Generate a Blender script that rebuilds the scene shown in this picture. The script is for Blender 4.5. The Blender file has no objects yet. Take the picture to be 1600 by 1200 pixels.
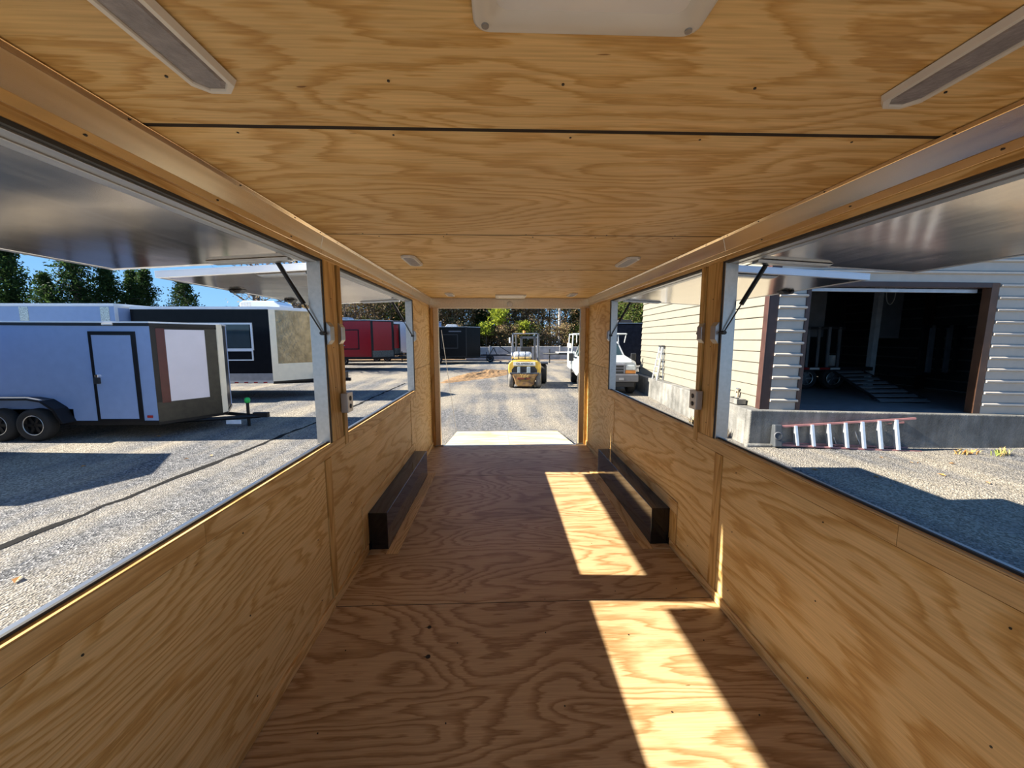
import bpy, bmesh, math, random
from mathutils import Vector, Matrix
random.seed(7)
R = math.radians
SC = bpy.context.scene
COL = SC.collection

# ------------------------------------------------------------------ camera
F, PITCH, YAW, ROLL, CX, CZ = 600.4, R(6.751), R(1.944), R(-0.116), -0.167, 1.6545
fw = Vector((math.sin(YAW)*math.cos(PITCH), math.cos(YAW)*math.cos(PITCH), -math.sin(PITCH)))
rt = Vector((math.cos(YAW), -math.sin(YAW), 0)); up = rt.cross(fw)
rt2 = rt*math.cos(ROLL)+up*math.sin(ROLL); up2 = up*math.cos(ROLL)-rt*math.sin(ROLL)
cd = bpy.data.cameras.new('camera'); cam = bpy.data.objects.new('camera', cd); COL.objects.link(cam)
m = Matrix.Identity(4)
for i in range(3):
    m[i][0], m[i][1], m[i][2] = rt2[i], up2[i], -fw[i]
m[0][3], m[1][3], m[2][3] = CX, 0, CZ
cam.matrix_world = m
cd.sensor_width = 36; cd.lens = F/1600*36; cd.clip_start = .02; cd.clip_end = 500
SC.camera = cam

# ------------------------------------------------------------------ sky, sun, exposure
SUN_DIR = Vector((1, -.055, -.637)).normalized()
w = bpy.data.worlds.new('world'); SC.world = w; w.use_nodes = True
nt = w.node_tree; nt.nodes.clear()
tcw = nt.nodes.new('ShaderNodeTexCoord'); spw = nt.nodes.new('ShaderNodeSeparateXYZ'); nt.links.new(tcw.outputs['Generated'], spw.inputs[0])
skr = nt.nodes.new('ShaderNodeValToRGB'); e = skr.color_ramp.elements          # clear sky by elevation only
e[0].position = 0; e[0].color = (.26, .40, .56, 1); e[1].position = 1; e[1].color = (.045, .12, .32, 1)
for p_, c_ in ((.06, (.17, .34, .55)), (.17, (.115, .275, .52)), (.45, (.07, .19, .43))):
    q = e.new(p_); q.color = (*c_, 1)
nt.links.new(spw.outputs['Z'], skr.inputs[0])
bg = nt.nodes.new('ShaderNodeBackground'); bg.inputs['Strength'].default_value = 1.0
ow = nt.nodes.new('ShaderNodeOutputWorld')
nt.links.new(skr.outputs[0], bg.inputs[0]); nt.links.new(bg.outputs[0], ow.inputs[0])
sl = bpy.data.lights.new('sun', 'SUN'); sl.energy = 9.5; sl.angle = R(.53); sl.color = (1, .94, .83)
so = bpy.data.objects.new('sun', sl); COL.objects.link(so)
so.rotation_euler = SUN_DIR.to_track_quat('-Z', 'Y').to_euler(); so.location = (-20, 2, 14)
SC.view_settings.view_transform = 'Standard'; SC.view_settings.look = 'None'
SC.view_settings.exposure = 1.0; SC.view_settings.gamma = 1; SC.view_settings.use_curve_mapping = False

# ------------------------------------------------------------------ materials
def newmat(name):
    mt = bpy.data.materials.new(name); mt.use_nodes = True
    return mt, mt.node_tree, mt.node_tree.nodes['Principled BSDF']
def L(nt, a, b): nt.links.new(a, b)
def node(nt, t, **kw):
    n = nt.nodes.new(t)
    for k, v in kw.items():
        if k in n.inputs.keys(): n.inputs[k].default_value = v
        else: setattr(n, k, v)
    return n
def ramp(nt, stops, interp='LINEAR'):
    n = nt.nodes.new('ShaderNodeValToRGB'); n.color_ramp.interpolation = interp
    e = n.color_ramp.elements
    while len(e) < len(stops): e.new(.5)
    for el, (p, c) in zip(e, stops): el.position = p; el.color = (*c, 1) if len(c) == 3 else c
    return n
MATS = {}
def mat(name, col, rough=.5, metal=0, var=.12, scale=6, bump=0, bscale=60, spec=.5, emit=None):
    """plain surface with procedural mottling"""
    if name in MATS: return MATS[name]
    mt, nt, b = newmat(name)
    tc = node(nt, 'ShaderNodeTexCoord')
    nz = node(nt, 'ShaderNodeTexNoise', Scale=scale, Detail=4.0)
    L(nt, tc.outputs['Object'], nz.inputs['Vector'])
    c0 = [max(0, c*(1-var)) for c in col]; c1 = [min(1, c*(1+var)) for c in col]
    r = ramp(nt, [(.3, c0), (.7, c1)]); L(nt, nz.outputs['Fac'], r.inputs[0]); L(nt, r.outputs[0], b.inputs['Base Color'])
    b.inputs['Roughness'].default_value = rough; b.inputs['Metallic'].default_value = metal
    b.inputs['Specular IOR Level'].default_value = spec
    if bump:
        n2 = node(nt, 'ShaderNodeTexNoise', Scale=bscale, Detail=3.0); L(nt, tc.outputs['Object'], n2.inputs['Vector'])
        bp = node(nt, 'ShaderNodeBump', Strength=bump, Distance=.01); L(nt, n2.outputs['Fac'], bp.inputs['Height']); L(nt, bp.outputs[0], b.inputs['Normal'])
    MATS[name] = mt; return mt

def plywood(name, axis, light, mid, dark, bands=15, along=.32, across=1.7, rough=.55, dist=.5):
    """rotary-cut plywood: contour bands of a stretched noise, long along the grain axis"""
    mt, nt, b = newmat(name)
    tc = node(nt, 'ShaderNodeTexCoord'); oi = node(nt, 'ShaderNodeObjectInfo')
    mp = node(nt, 'ShaderNodeMapping'); s = [across]*3; s['xyz'.index(axis)] = along
    mp.inputs['Scale'].default_value = s; L(nt, tc.outputs['Object'], mp.inputs[0])
    wv = node(nt, 'ShaderNodeMath', operation='MULTIPLY'); wv.inputs[1].default_value = 37.0; L(nt, oi.outputs['Random'], wv.inputs[0])
    n1 = node(nt, 'ShaderNodeTexNoise', noise_dimensions='4D', Scale=1.0, Detail=2.6, Roughness=.42, Distortion=dist)
    L(nt, mp.outputs[0], n1.inputs['Vector']); L(nt, wv.outputs[0], n1.inputs['W'])
    mpr = node(nt, 'ShaderNodeMapping'); sr = [34]*3; sr['xyz'.index(axis)] = 4.5
    mpr.inputs['Scale'].default_value = sr; L(nt, tc.outputs['Object'], mpr.inputs[0])
    nr = node(nt, 'ShaderNodeTexNoise', Scale=1.0, Detail=3.0, Roughness=.6); L(nt, mpr.outputs[0], nr.inputs['Vector'])
    ra = node(nt, 'ShaderNodeMath', operation='MULTIPLY_ADD'); ra.inputs[1].default_value = 1.1/bands; L(nt, nr.outputs['Fac'], ra.inputs[0]); L(nt, n1.outputs['Fac'], ra.inputs[2])
    bc = node(nt, 'ShaderNodeMath', operation='MULTIPLY_ADD'); bc.inputs[1].default_value = bands*.95; bc.inputs[2].default_value = bands*.55
    fq = node(nt, 'ShaderNodeMath', operation='MULTIPLY'); fq.inputs[1].default_value = 7.31; L(nt, oi.outputs['Random'], fq.inputs[0])
    fq2 = node(nt, 'ShaderNodeMath', operation='FRACT'); L(nt, fq.outputs[0], fq2.inputs[0]); L(nt, fq2.outputs[0], bc.inputs[0])
    mu = node(nt, 'ShaderNodeMath', operation='MULTIPLY'); L(nt, bc.outputs[0], mu.inputs[1]); L(nt, ra.outputs[0], mu.inputs[0])
    fr = node(nt, 'ShaderNodeMath', operation='FRACT'); L(nt, mu.outputs[0], fr.inputs[0])
    rp = ramp(nt, [(0, light), (.45, light), (.60, mid), (.84, dark), (.94, mid), (1, light)]); L(nt, fr.outputs[0], rp.inputs[0])
    # fine fibres
    mp2 = node(nt, 'ShaderNodeMapping'); s2 = [150]*3; s2['xyz'.index(axis)] = 5
    mp2.inputs['Scale'].default_value = s2; L(nt, tc.outputs['Object'], mp2.inputs[0])
    n2 = node(nt, 'ShaderNodeTexNoise', Scale=1.0, Detail=2.0); L(nt, mp2.outputs[0], n2.inputs['Vector'])
    r2 = ramp(nt, [(.25, (.80, .77, .72)), (.7, (1.06, 1.05, 1.04))]); L(nt, n2.outputs['Fac'], r2.inputs[0])
    mx = node(nt, 'ShaderNodeMix', data_type='RGBA', blend_type='MULTIPLY'); mx.inputs[0].default_value = 1
    L(nt, rp.outputs[0], mx.inputs[6]); L(nt, r2.outputs[0], mx.inputs[7])
    # broad tone drift, differing sheet to sheet
    n3 = node(nt, 'ShaderNodeTexNoise', noise_dimensions='4D', Scale=1.1, Detail=2.0); L(nt, tc.outputs['Object'], n3.inputs['Vector']); L(nt, wv.outputs[0], n3.inputs['W'])
    r3 = ramp(nt, [(.3, (.84, .80, .74)), (.7, (1.10, 1.08, 1.06))]); L(nt, n3.outputs['Fac'], r3.inputs[0])
    mx2 = node(nt, 'ShaderNodeMix', data_type='RGBA', blend_type='MULTIPLY'); mx2.inputs[0].default_value = 1
    L(nt, mx.outputs[2], mx2.inputs[6]); L(nt, r3.outputs[0], mx2.inputs[7])
    # sparse dark pitch streaks
    mp4 = node(nt, 'ShaderNodeMapping'); s4 = [40]*3; s4['xyz'.index(axis)] = 9
    mp4.inputs['Scale'].default_value = s4; L(nt, tc.outputs['Object'], mp4.inputs[0])
    n4 = node(nt, 'ShaderNodeTexNoise', Scale=1.0, Detail=1.0); L(nt, mp4.outputs[0], n4.inputs['Vector'])
    r4 = ramp(nt, [(.80, (1, 1, 1)), (.82, (.4, .3, .2))]); L(nt, n4.outputs['Fac'], r4.inputs[0])
    mx3 = node(nt, 'ShaderNodeMix', data_type='RGBA', blend_type='MULTIPLY'); mx3.inputs[0].default_value = 1
    L(nt, mx2.outputs[2], mx3.inputs[6]); L(nt, r4.outputs[0], mx3.inputs[7])
    L(nt, mx3.outputs[2], b.inputs['Base Color'])
    b.inputs['Roughness'].default_value = rough; b.inputs['Specular IOR Level'].default_value = .3
    bp = node(nt, 'ShaderNodeBump', Strength=.12, Distance=.004); L(nt, n2.outputs['Fac'], bp.inputs['Height']); L(nt, bp.outputs[0], b.inputs['Normal'])
    return mt
LT, MD, DK = (.74, .53, .245), (.67, .44, .17), (.56, .335, .105)
WX = plywood('ceiling_plywood', 'x', LT, MD, DK, bands=24, along=.55, across=1.7)
WY = plywood('wall_plywood', 'y', (.74, .53, .245), (.67, .44, .17), (.55, .325, .10), bands=24, along=.5, across=1.8)
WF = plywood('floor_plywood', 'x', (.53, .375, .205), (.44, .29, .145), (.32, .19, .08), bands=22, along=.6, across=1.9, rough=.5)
WZ = plywood('stud_wood', 'z', (.66, .42, .15), (.57, .335, .10), (.42, .23, .06), bands=22, along=.5, across=5)
WB = plywood('batten_wood', 'y', (.72, .50, .23), (.64, .41, .16), (.50, .29, .09), bands=20, along=.4, across=4)
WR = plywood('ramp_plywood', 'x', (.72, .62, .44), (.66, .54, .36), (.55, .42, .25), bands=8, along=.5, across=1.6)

def metal(name, col, rough=.18, axis='y', var=.08, streak=.25, wav=0.0):
    mt, nt, b = newmat(name)
    tc = node(nt, 'ShaderNodeTexCoord'); mp = node(nt, 'ShaderNodeMapping'); s = [40]*3; s['xyz'.index(axis)] = 1.2
    mp.inputs['Scale'].default_value = s; L(nt, tc.outputs['Object'], mp.inputs[0])
    n = node(nt, 'ShaderNodeTexNoise', Scale=1.0, Detail=3.0); L(nt, mp.outputs[0], n.inputs['Vector'])
    r = ramp(nt, [(.3, [c*(1-var) for c in col]), (.7, [min(1, c*(1+var)) for c in col])]); L(nt, n.outputs['Fac'], r.inputs[0]); L(nt, r.outputs[0], b.inputs['Base Color'])
    mr = node(nt, 'ShaderNodeMapRange'); mr.inputs['To Min'].default_value = rough*(1-streak); mr.inputs['To Max'].default_value = rough*(1+streak)
    L(nt, n.outputs['Fac'], mr.inputs['Value']); L(nt, mr.outputs[0], b.inputs['Roughness'])
    b.inputs['Metallic'].default_value = 1
    if wav:
        n2 = node(nt, 'ShaderNodeTexNoise', Scale=2.2, Detail=1.5); L(nt, tc.outputs['Object'], n2.inputs['Vector'])
        bp = node(nt, 'ShaderNodeBump', Strength=wav, Distance=.05); L(nt, n2.outputs['Fac'], bp.inputs['Height']); L(nt, bp.outputs[0], b.inputs['Normal'])
    MATS[name] = mt; return mt
ALU = metal('bare_aluminium', (.44, .44, .44), .34)
TRIM = metal('polished_trim', (.84, .73, .57), .22, wav=.10)
SKIN = metal('mill_finish_sheet', (.66, .57, .47), .13, wav=.06)
TANM = metal('tan_door_frame', (.62, .47, .30), .36)
STEEL = mat('dull_steel', (.42, .42, .43), .38, .9)
BLACK = mat('black_paint', (.010, .010, .011), .30, spec=.28)
WBLACK = mat('gloss_black_enamel', (.008, .008, .008), .09, spec=.6)
BLKMATT = mat('black_plastic', (.016, .016, .017), .5)
RUBBER = mat('tyre_rubber', (.022, .021, .020), .85, bump=.3)
WHITE = mat('white_paint', (.78, .79, .80), .22, var=.03)
LENS = mat('frosted_lens', (.23, .205, .21), .35, var=.22, scale=38, bump=.3, bscale=90)
PLASTIC = mat('white_plastic', (.66, .62, .56), .35, var=.04)
GREYBOX = mat('grey_steel_box', (.36, .33, .30), .4, .5)
GLASS = mat('dark_glass', (.02, .035, .035), .06, spec=.8)
CHROME = mat('chrome', (.85, .85, .86), .08, 1)
HOLE = mat('dark_knot', (.02, .012, .006), .8)
GASKET = mat('gasket_rubber', (.03, .028, .026), .6)

# ------------------------------------------------------------------ mesh helpers
class MB:
    def __init__(s): s.v = []; s.f = []; s.sm = []
    def add(s, vs, fs, smooth=False):
        o = len(s.v); s.v += [tuple(v) for v in vs]
        s.f += [tuple(i+o for i in f) for f in fs]; s.sm += [smooth]*len(fs); return s
    def box(s, x0, x1, y0, y1, z0, z1):
        if x0 > x1: x0, x1 = x1, x0
        if y0 > y1: y0, y1 = y1, y0
        if z0 > z1: z0, z1 = z1, z0
        return s.add([(x0,y0,z0),(x1,y0,z0),(x1,y1,z0),(x0,y1,z0),(x0,y0,z1),(x1,y0,z1),(x1,y1,z1),(x0,y1,z1)],
                     [(0,3,2,1),(4,5,6,7),(0,1,5,4),(1,2,6,5),(2,3,7,6),(3,0,4,7)])
    def prism(s, poly, axis, a, b):
        """polygon in the two other axes (in xyz order), extruded along axis"""
        k = 'xyz'.index(axis); n = len(poly)
        def P(p, t):
            q = list(p); q.insert(k, t); return q
        vs = [P(p, a) for p in poly]+[P(p, b) for p in poly]
        fs = [tuple(range(n-1, -1, -1)), tuple(range(n, 2*n))]+[(i, (i+1) % n, (i+1) % n+n, i+n) for i in range(n)]
        return s.add(vs, fs)
    def cyl(s, p, q, r, n=12, r2=None, smooth=True, cap=True):
        p = Vector(p); q = Vector(q); d = (q-p).normalized(); r2 = r if r2 is None else r2
        u = d.orthogonal().normalized(); v = d.cross(u)
        vs = [p+(u*math.cos(2*math.pi*i/n)+v*math.sin(2*math.pi*i/n))*r for i in range(n)]+[q+(u*math.cos(2*math.pi*i/n)+v*math.sin(2*math.pi*i/n))*r2 for i in range(n)]
        s.add(vs, [(i, (i+1) % n, (i+1) % n+n, i+n) for i in range(n)], smooth)
        if cap: s.add(vs, [tuple(range(n-1, -1, -1)), tuple(range(n, 2*n))])
        return s
    def tube(s, pts, r, n=8):
        pts = [Vector(p) for p in pts]
        for a, b in zip(pts, pts[1:]): s.cyl(a, b, r, n)
        return s
    def lathe(s, prof, c, axis='y', n=20):
        """profile list of (radius, t) about axis through c"""
        k = 'xyz'.index(axis); vs = []
        for r, t in prof:
            for i in range(n):
                a = 2*math.pi*i/n; q = [r*math.cos(a), r*math.sin(a)]; q.insert(k, t); vs.append([q[j]+c[j] for j in range(3)])
        fs = []
        for j in range(len(prof)-1):
            for i in range(n): fs.append((j*n+i, j*n+(i+1) % n, (j+1)*n+(i+1) % n, (j+1)*n+i))
        s.add(vs, fs, True); return s
    def quad(s, a, b, c, d): return s.add([a, b, c, d], [(0, 1, 2, 3)])
    def plate(s, pts, nrm, t):
        """planar polygon thickened by t along nrm"""
        n = len(pts); nrm = Vector(nrm).normalized()*t
        vs = [Vector(p) for p in pts]; vs += [v+nrm for v in vs]
        return s.add(vs, [tuple(range(n-1, -1, -1)), tuple(range(n, 2*n))]+[(i, (i+1) % n, (i+1) % n+n, i+n) for i in range(n)])
    def mesh(s, name):
        me = bpy.data.meshes.new(name); me.from_pydata(s.v, [], s.f)
        me.polygons.foreach_set('use_smooth', s.sm)
        bm = bmesh.new(); bm.from_mesh(me); bmesh.ops.recalc_face_normals(bm, faces=bm.faces); bm.to_mesh(me); bm.free()
        return me
    def build(s, name, mt, parent=None, bevel=0, seg=2):
        me = s.mesh(name); me.materials.append(mt)
        o = bpy.data.objects.new(name, me); COL.objects.link(o)
        if parent: o.parent = parent
        if bevel:
            md = o.modifiers.new('bevel', 'BEVEL'); md.width = bevel; md.segments = seg; md.limit_method = 'ANGLE'; md.angle_limit = R(40)
        return o
def tag(o, label, cat, group=None, kind=None):
    if label: o['label'] = label
    if cat: o['category'] = cat
    if group: o['group'] = group
    if kind: o['kind'] = kind
    return o
def empty(name, loc=(0, 0, 0), rot=(0, 0, 0)):
    o = bpy.data.objects.new(name, None); COL.objects.link(o); o.location = loc; o.rotation_euler = rot; o.empty_display_size = .1
    return o
def thing(name, label, cat, loc=(0, 0, 0), rot=(0, 0, 0), group=None): return tag(empty(name, loc, rot), label, cat, group)
def struct(name, label=None): return tag(empty(name), label, None, kind='structure')
def box(name, mt, parent, x0, x1, y0, y1, z0, z1, bevel=0): return MB().box(x0, x1, y0, y1, z0, z1).build(name, mt, parent, bevel)
def text(body, size, mt, name, parent, loc, rot):
    cu = bpy.data.curves.new(name, 'FONT'); cu.body = body; cu.size = size; cu.extrude = .004; cu.align_x = 'CENTER'; cu.align_y = 'CENTER'
    t = bpy.data.objects.new('tmp', cu); COL.objects.link(t)
    dg = bpy.context.evaluated_depsgraph_get(); me = bpy.data.meshes.new_from_object(t.evaluated_get(dg)); bpy.data.objects.remove(t)
    me.materials.clear(); me.materials.append(mt)
    o = bpy.data.objects.new(name, me); COL.objects.link(o); o.parent = parent; o.location = loc; o.rotation_euler = rot
    return o
ORD = ['first', 'second', 'third', 'fourth', 'fifth', 'sixth', 'seventh', 'eighth', 'ninth', 'tenth', 'eleventh', 'twelfth', 'thirteenth', 'fourteenth', 'fifteenth', 'sixteenth', 'seventeenth', 'eighteenth', 'nineteenth', 'twentieth', 'twenty-first', 'twenty-second', 'twenty-third', 'twenty-fourth', 'twenty-fifth', 'twenty-sixth', 'twenty-seventh']

# ------------------------------------------------------------------ ground
GZ = -.30
def smooth(a, b, x):
    t = max(0, min(1, (x-a)/(b-a))); return t*t*(3-2*t)
def gz(x, y):
    return GZ-.09*smooth(1.8, 4.5, x)*(1-smooth(9, 14, y))+.012*math.sin(x*.9+1)*math.sin(y*.7)*smooth(3, 9, abs(x)+abs(y-6)*.5)
def ground():
    xs = [-70+i*1.0 for i in range(50)]+[-20+i*.4 for i in range(101)]+[21+i*1.0 for i in range(40)]
    ys = [-16+i*1.0 for i in range(15)]+[-1+i*.4 for i in range(76)]+[30+i*1.5 for i in range(60)]
    vs = [(x, y, gz(x, y)) for y in ys for x in xs]; n = len(xs)
    fs = [(j*n+i, j*n+i+1, (j+1)*n+i+1, (j+1)*n+i) for j in range(len(ys)-1) for i in range(n-1)]
    mt, nt, b = newmat('gravel_yard')
    tc = node(nt, 'ShaderNodeTexCoord')
    vo = node(nt, 'ShaderNodeTexVoronoi', Scale=52.0); L(nt, tc.outputs['Object'], vo.inputs['Vector'])
    hs = node(nt, 'ShaderNodeSeparateColor'); L(nt, vo.outputs['Color'], hs.inputs[0])
    g = ramp(nt, [(0, (.030, .030, .032)), (.35, (.098, .096, .095)), (.75, (.172, .168, .163)), (1, (.34, .325, .31))]); L(nt, hs.outputs[0], g.inputs[0])
    d = ramp(nt, [(0, (.14, .12, .09)), (.5, (.28, .24, .18)), (1, (.44, .39, .31))]); L(nt, hs.outputs[1], d.inputs[0])
    n1 = node(nt, 'ShaderNodeTexNoise', Scale=.33, Detail=5.0, Roughness=.6); L(nt, tc.outputs['Object'], n1.inputs['Vector'])
    # wheel-track streaks running along the yard
    mp = node(nt, 'ShaderNodeMapping'); mp.inputs['Scale'].default_value = (1.5, .16, 1); mp.inputs['Rotation'].default_value = (0, 0, R(18)); L(nt, tc.outputs['Object'], mp.inputs[0])
    n2 = node(nt, 'ShaderNodeTexNoise', Scale=1.0, Detail=4.0); L(nt, mp.outputs[0], n2.inputs['Vector'])
    ad = node(nt, 'ShaderNodeMath', operation='ADD'); L(nt, n1.outputs['Fac'], ad.inputs[0]); L(nt, n2.outputs['Fac'], ad.inputs[1])
    mk = ramp(nt, [(.43, (0, 0, 0)), (.57, (1, 1, 1))])
    hf = node(nt, 'ShaderNodeMath', operation='MULTIPLY'); hf.inputs[1].default_value = .5; L(nt, ad.outputs[0], hf.inputs[0]); L(nt, hf.outputs[0], mk.inputs[0])
    mx = node(nt, 'ShaderNodeMix', data_type='RGBA'); L(nt, mk.outputs[0], mx.inputs[0]); L(nt, g.outputs[0], mx.inputs[6]); L(nt, d.outputs[0], mx.inputs[7])
    # leaf litter beyond the yard
    sp = node(nt, 'ShaderNodeSeparateXYZ'); L(nt, tc.outputs['Object'], sp.inputs[0])
    mr = node(nt, 'ShaderNodeMapRange'); mr.inputs['From Min'].default_value = 33; mr.inputs['From Max'].default_value = 37; L(nt, sp.outputs['Y'], mr.inputs['Value'])
    lf = ramp(nt, [(0, (.10, .06, .03)), (.5, (.22, .13, .07)), (1, (.33, .22, .13))]); L(nt, hs.outputs[2], lf.inputs[0])
    mx2 = node(nt, 'ShaderNodeMix', data_type='RGBA'); L(nt, mr.outputs[0], mx2.inputs[0]); L(nt, mx.outputs[2], mx2.inputs[6]); L(nt, lf.outputs[0], mx2.inputs[7])
    L(nt, mx2.outputs[2], b.inputs['Base Color']); b.inputs['Roughness'].default_value = .9; b.inputs['Specular IOR Level'].default_value = .2
    n5 = node(nt, 'ShaderNodeTexNoise', Scale=9.0, Detail=6.0); L(nt, tc.outputs['Object'], n5.inputs['Vector'])
    am = node(nt, 'ShaderNodeMath', operation='ADD'); L(nt, vo.outputs['Distance'], am.inputs[0]); L(nt, n5.outputs['Fac'], am.inputs[1])
    bp = node(nt, 'ShaderNodeBump', Strength=.75, Distance=.025); L(nt, am.outputs[0], bp.inputs['Height']); L(nt, bp.outputs[0], b.inputs['Normal'])
    mb = MB(); mb.add(vs, fs, True)
    return tag(mb.build('ground', mt), 'pale grey gravel yard with tan dirt tracks', None, kind='structure')
ground()
# tar-filled crack along the drive, a thin raised ribbon with wandering edges
def crack(pts, wd, seed):
    rnd = random.Random(seed); mb = MB(); prev = None
    for (x0, y0), (x1, y1) in zip(pts, pts[1:]):
        n = max(2, int(math.hypot(x1-x0, y1-y0)/.22))
        for i in range(n+1):
            t = i/n; x = x0+(x1-x0)*t+rnd.uniform(-.035, .035); y = y0+(y1-y0)*t; h = wd*rnd.uniform(.35, 1.2)
            cur = [(x-h, y, gz(x, y)+.006), (x+h, y, gz(x, y)+.006)]
            if prev: mb.add([prev[0], prev[1], cur[1], cur[0]], [(0, 1, 2, 3)])
            prev = cur
    return mb
c = crack([(-5.1, .5), (-4.9, 3.6), (-4.45, 9.4), (-4.3, 17)], .05, 3).build('ground_crack', mat('crack_tar', (.016, .015, .014), .95, spec=.05))
tag(c, 'long dark crack running through the gravel drive beside the parked trailers', 'crack')
def mound():
    rnd = random.Random(5); mb = MB(); n = 46; k = 26
    vs = []
    for j in range(k):
        for i in range(n):
            u = i/(n-1); v = j/(k-1)
            cx = -2.7+3.3*u; cy = 18.6+4.0*u; y = cy+(v-.5)*5.2; x = cx+(v-.5)*.6
            hh = math.sin(math.pi*u)**.8*math.sin(math.pi*v)**1.3
            h = .20*hh*(.55+.45*math.sin(u*9+v*4)*math.sin(v*11))+.10*rnd.random()*hh
            vs.append((x, y, gz(x, y)-.02+h+(.018 if hh > .1 else 0)))
    mb.add(vs, [(j*n+i, j*n+i+1, (j+1)*n+i+1, (j+1)*n+i) for j in range(k-1) for i in range(n-1)], True)
    o = mb.build('dirt_mound', mat('orange_dirt', (.22, .125, .05), .95, var=.6, scale=5, bump=.8, bscale=14))
    return tag(o, 'low mound of loose orange-brown dirt on the gravel left of the forklift', 'dirt')
mound()

# ------------------------------------------------------------------ the trailer we stand in
WI, WC, WO = 1.2, 1.262, 1.27           # inner face, core, outer skin
Y0, YR, H = -1.0, 5.84, 2.25
ZS, ZT = 1.02, 2.10                      # window sill and head
WIN = [(-.7, 2.337), (2.606, 4.703)]
DARKGAP = mat('seam_shade_backing', (.022, .011, .004), .9)  # near-black colour standing in for the shade between sheets

fl = struct('floor', 'bare pine plywood trailer floor')
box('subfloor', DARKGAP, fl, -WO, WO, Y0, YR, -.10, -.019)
seams = [Y0, -.02, 1.115, 2.25, 3.385, 4.52, 5.655, YR]
for i, (a, b) in enumerate(zip(seams, seams[1:])):
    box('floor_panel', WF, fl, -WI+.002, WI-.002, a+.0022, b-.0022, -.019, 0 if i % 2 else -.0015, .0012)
for y in seams[1:-1]: box('seam_shade_strip', DARKGAP, fl, -WI+.003, WI-.003, y-.0021, y+.0021, -.018, -.0016)  # dark strips painted as shade in the floor joints
for hx, hy, r in ((-.577, 2.054, .011), (-.547, 1.846, .012)):
    MB().cyl((hx, hy, -.002), (hx, hy, .0016), r, 14).add([(hx-.03, hy-.003, .0014), (hx, hy-.006, .0014), (hx, hy+.004, .0014)], [(0, 1, 2)]).build('drilled_hole', HOLE, fl)
def nails(name, parent, pts, nrm, r=.0035):
    mb = MB(); nrm = Vector(nrm)
    for p in pts: mb.cyl(Vector(p)-nrm*.002, Vector(p)+nrm*.0012, r, 6, smooth=False)
    o = mb.build(name, mat('screw_head', (.05, .045, .04), .45, .7), parent); o['kind'] = 'stuff'; return o
rnd = random.Random(2)
nails('floor_screws', fl, [(x+rnd.uniform(-.05, .05), y+rnd.uniform(-.05, .05), .0) for y in (.9, 1.5, 1.95, 2.3, 2.9, 3.5, 4.1, 4.8, 5.3) for x in (-.95, -.4, .1, .55, .98)], (0, 0, 1))

ce = struct('ceiling', 'pine plywood trailer ceiling laid in crosswise sheets')
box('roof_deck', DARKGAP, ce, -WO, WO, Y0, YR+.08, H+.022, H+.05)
box('roof_skin', WHITE, ce, -WO-.01, WO+.01, Y0, YR+.10, H+.05, H+.075)
cs = [Y0, .05, 1.19, 2.322, 3.464, 4.645, 5.79, YR]
for i, (a, b) in enumerate(zip(cs, cs[1:])):
    z = H+(.0015 if i % 2 else .0005)
    box('ceiling_panel', WX, ce, -WI+.01, WI-.01, a+.009, b-.009, z, H+.022, .0015)
for y in cs[1:-1]: box('seam_shade_strip', DARKGAP, ce, -WI+.02, WI-.02, y-.0088, y+.0088, H+.0022, H+.02)  # dark strip laid in each ceiling gap to read as its shadow
nails('ceiling_screws', ce, [(x+rnd.uniform(-.04, .04), y, H) for y in (.98, 1.22, 2.30, 2.36, 3.44, 3.5) for x in (-.9, -.45, .02, .45, .9)], (0, 0, -1))

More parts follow.
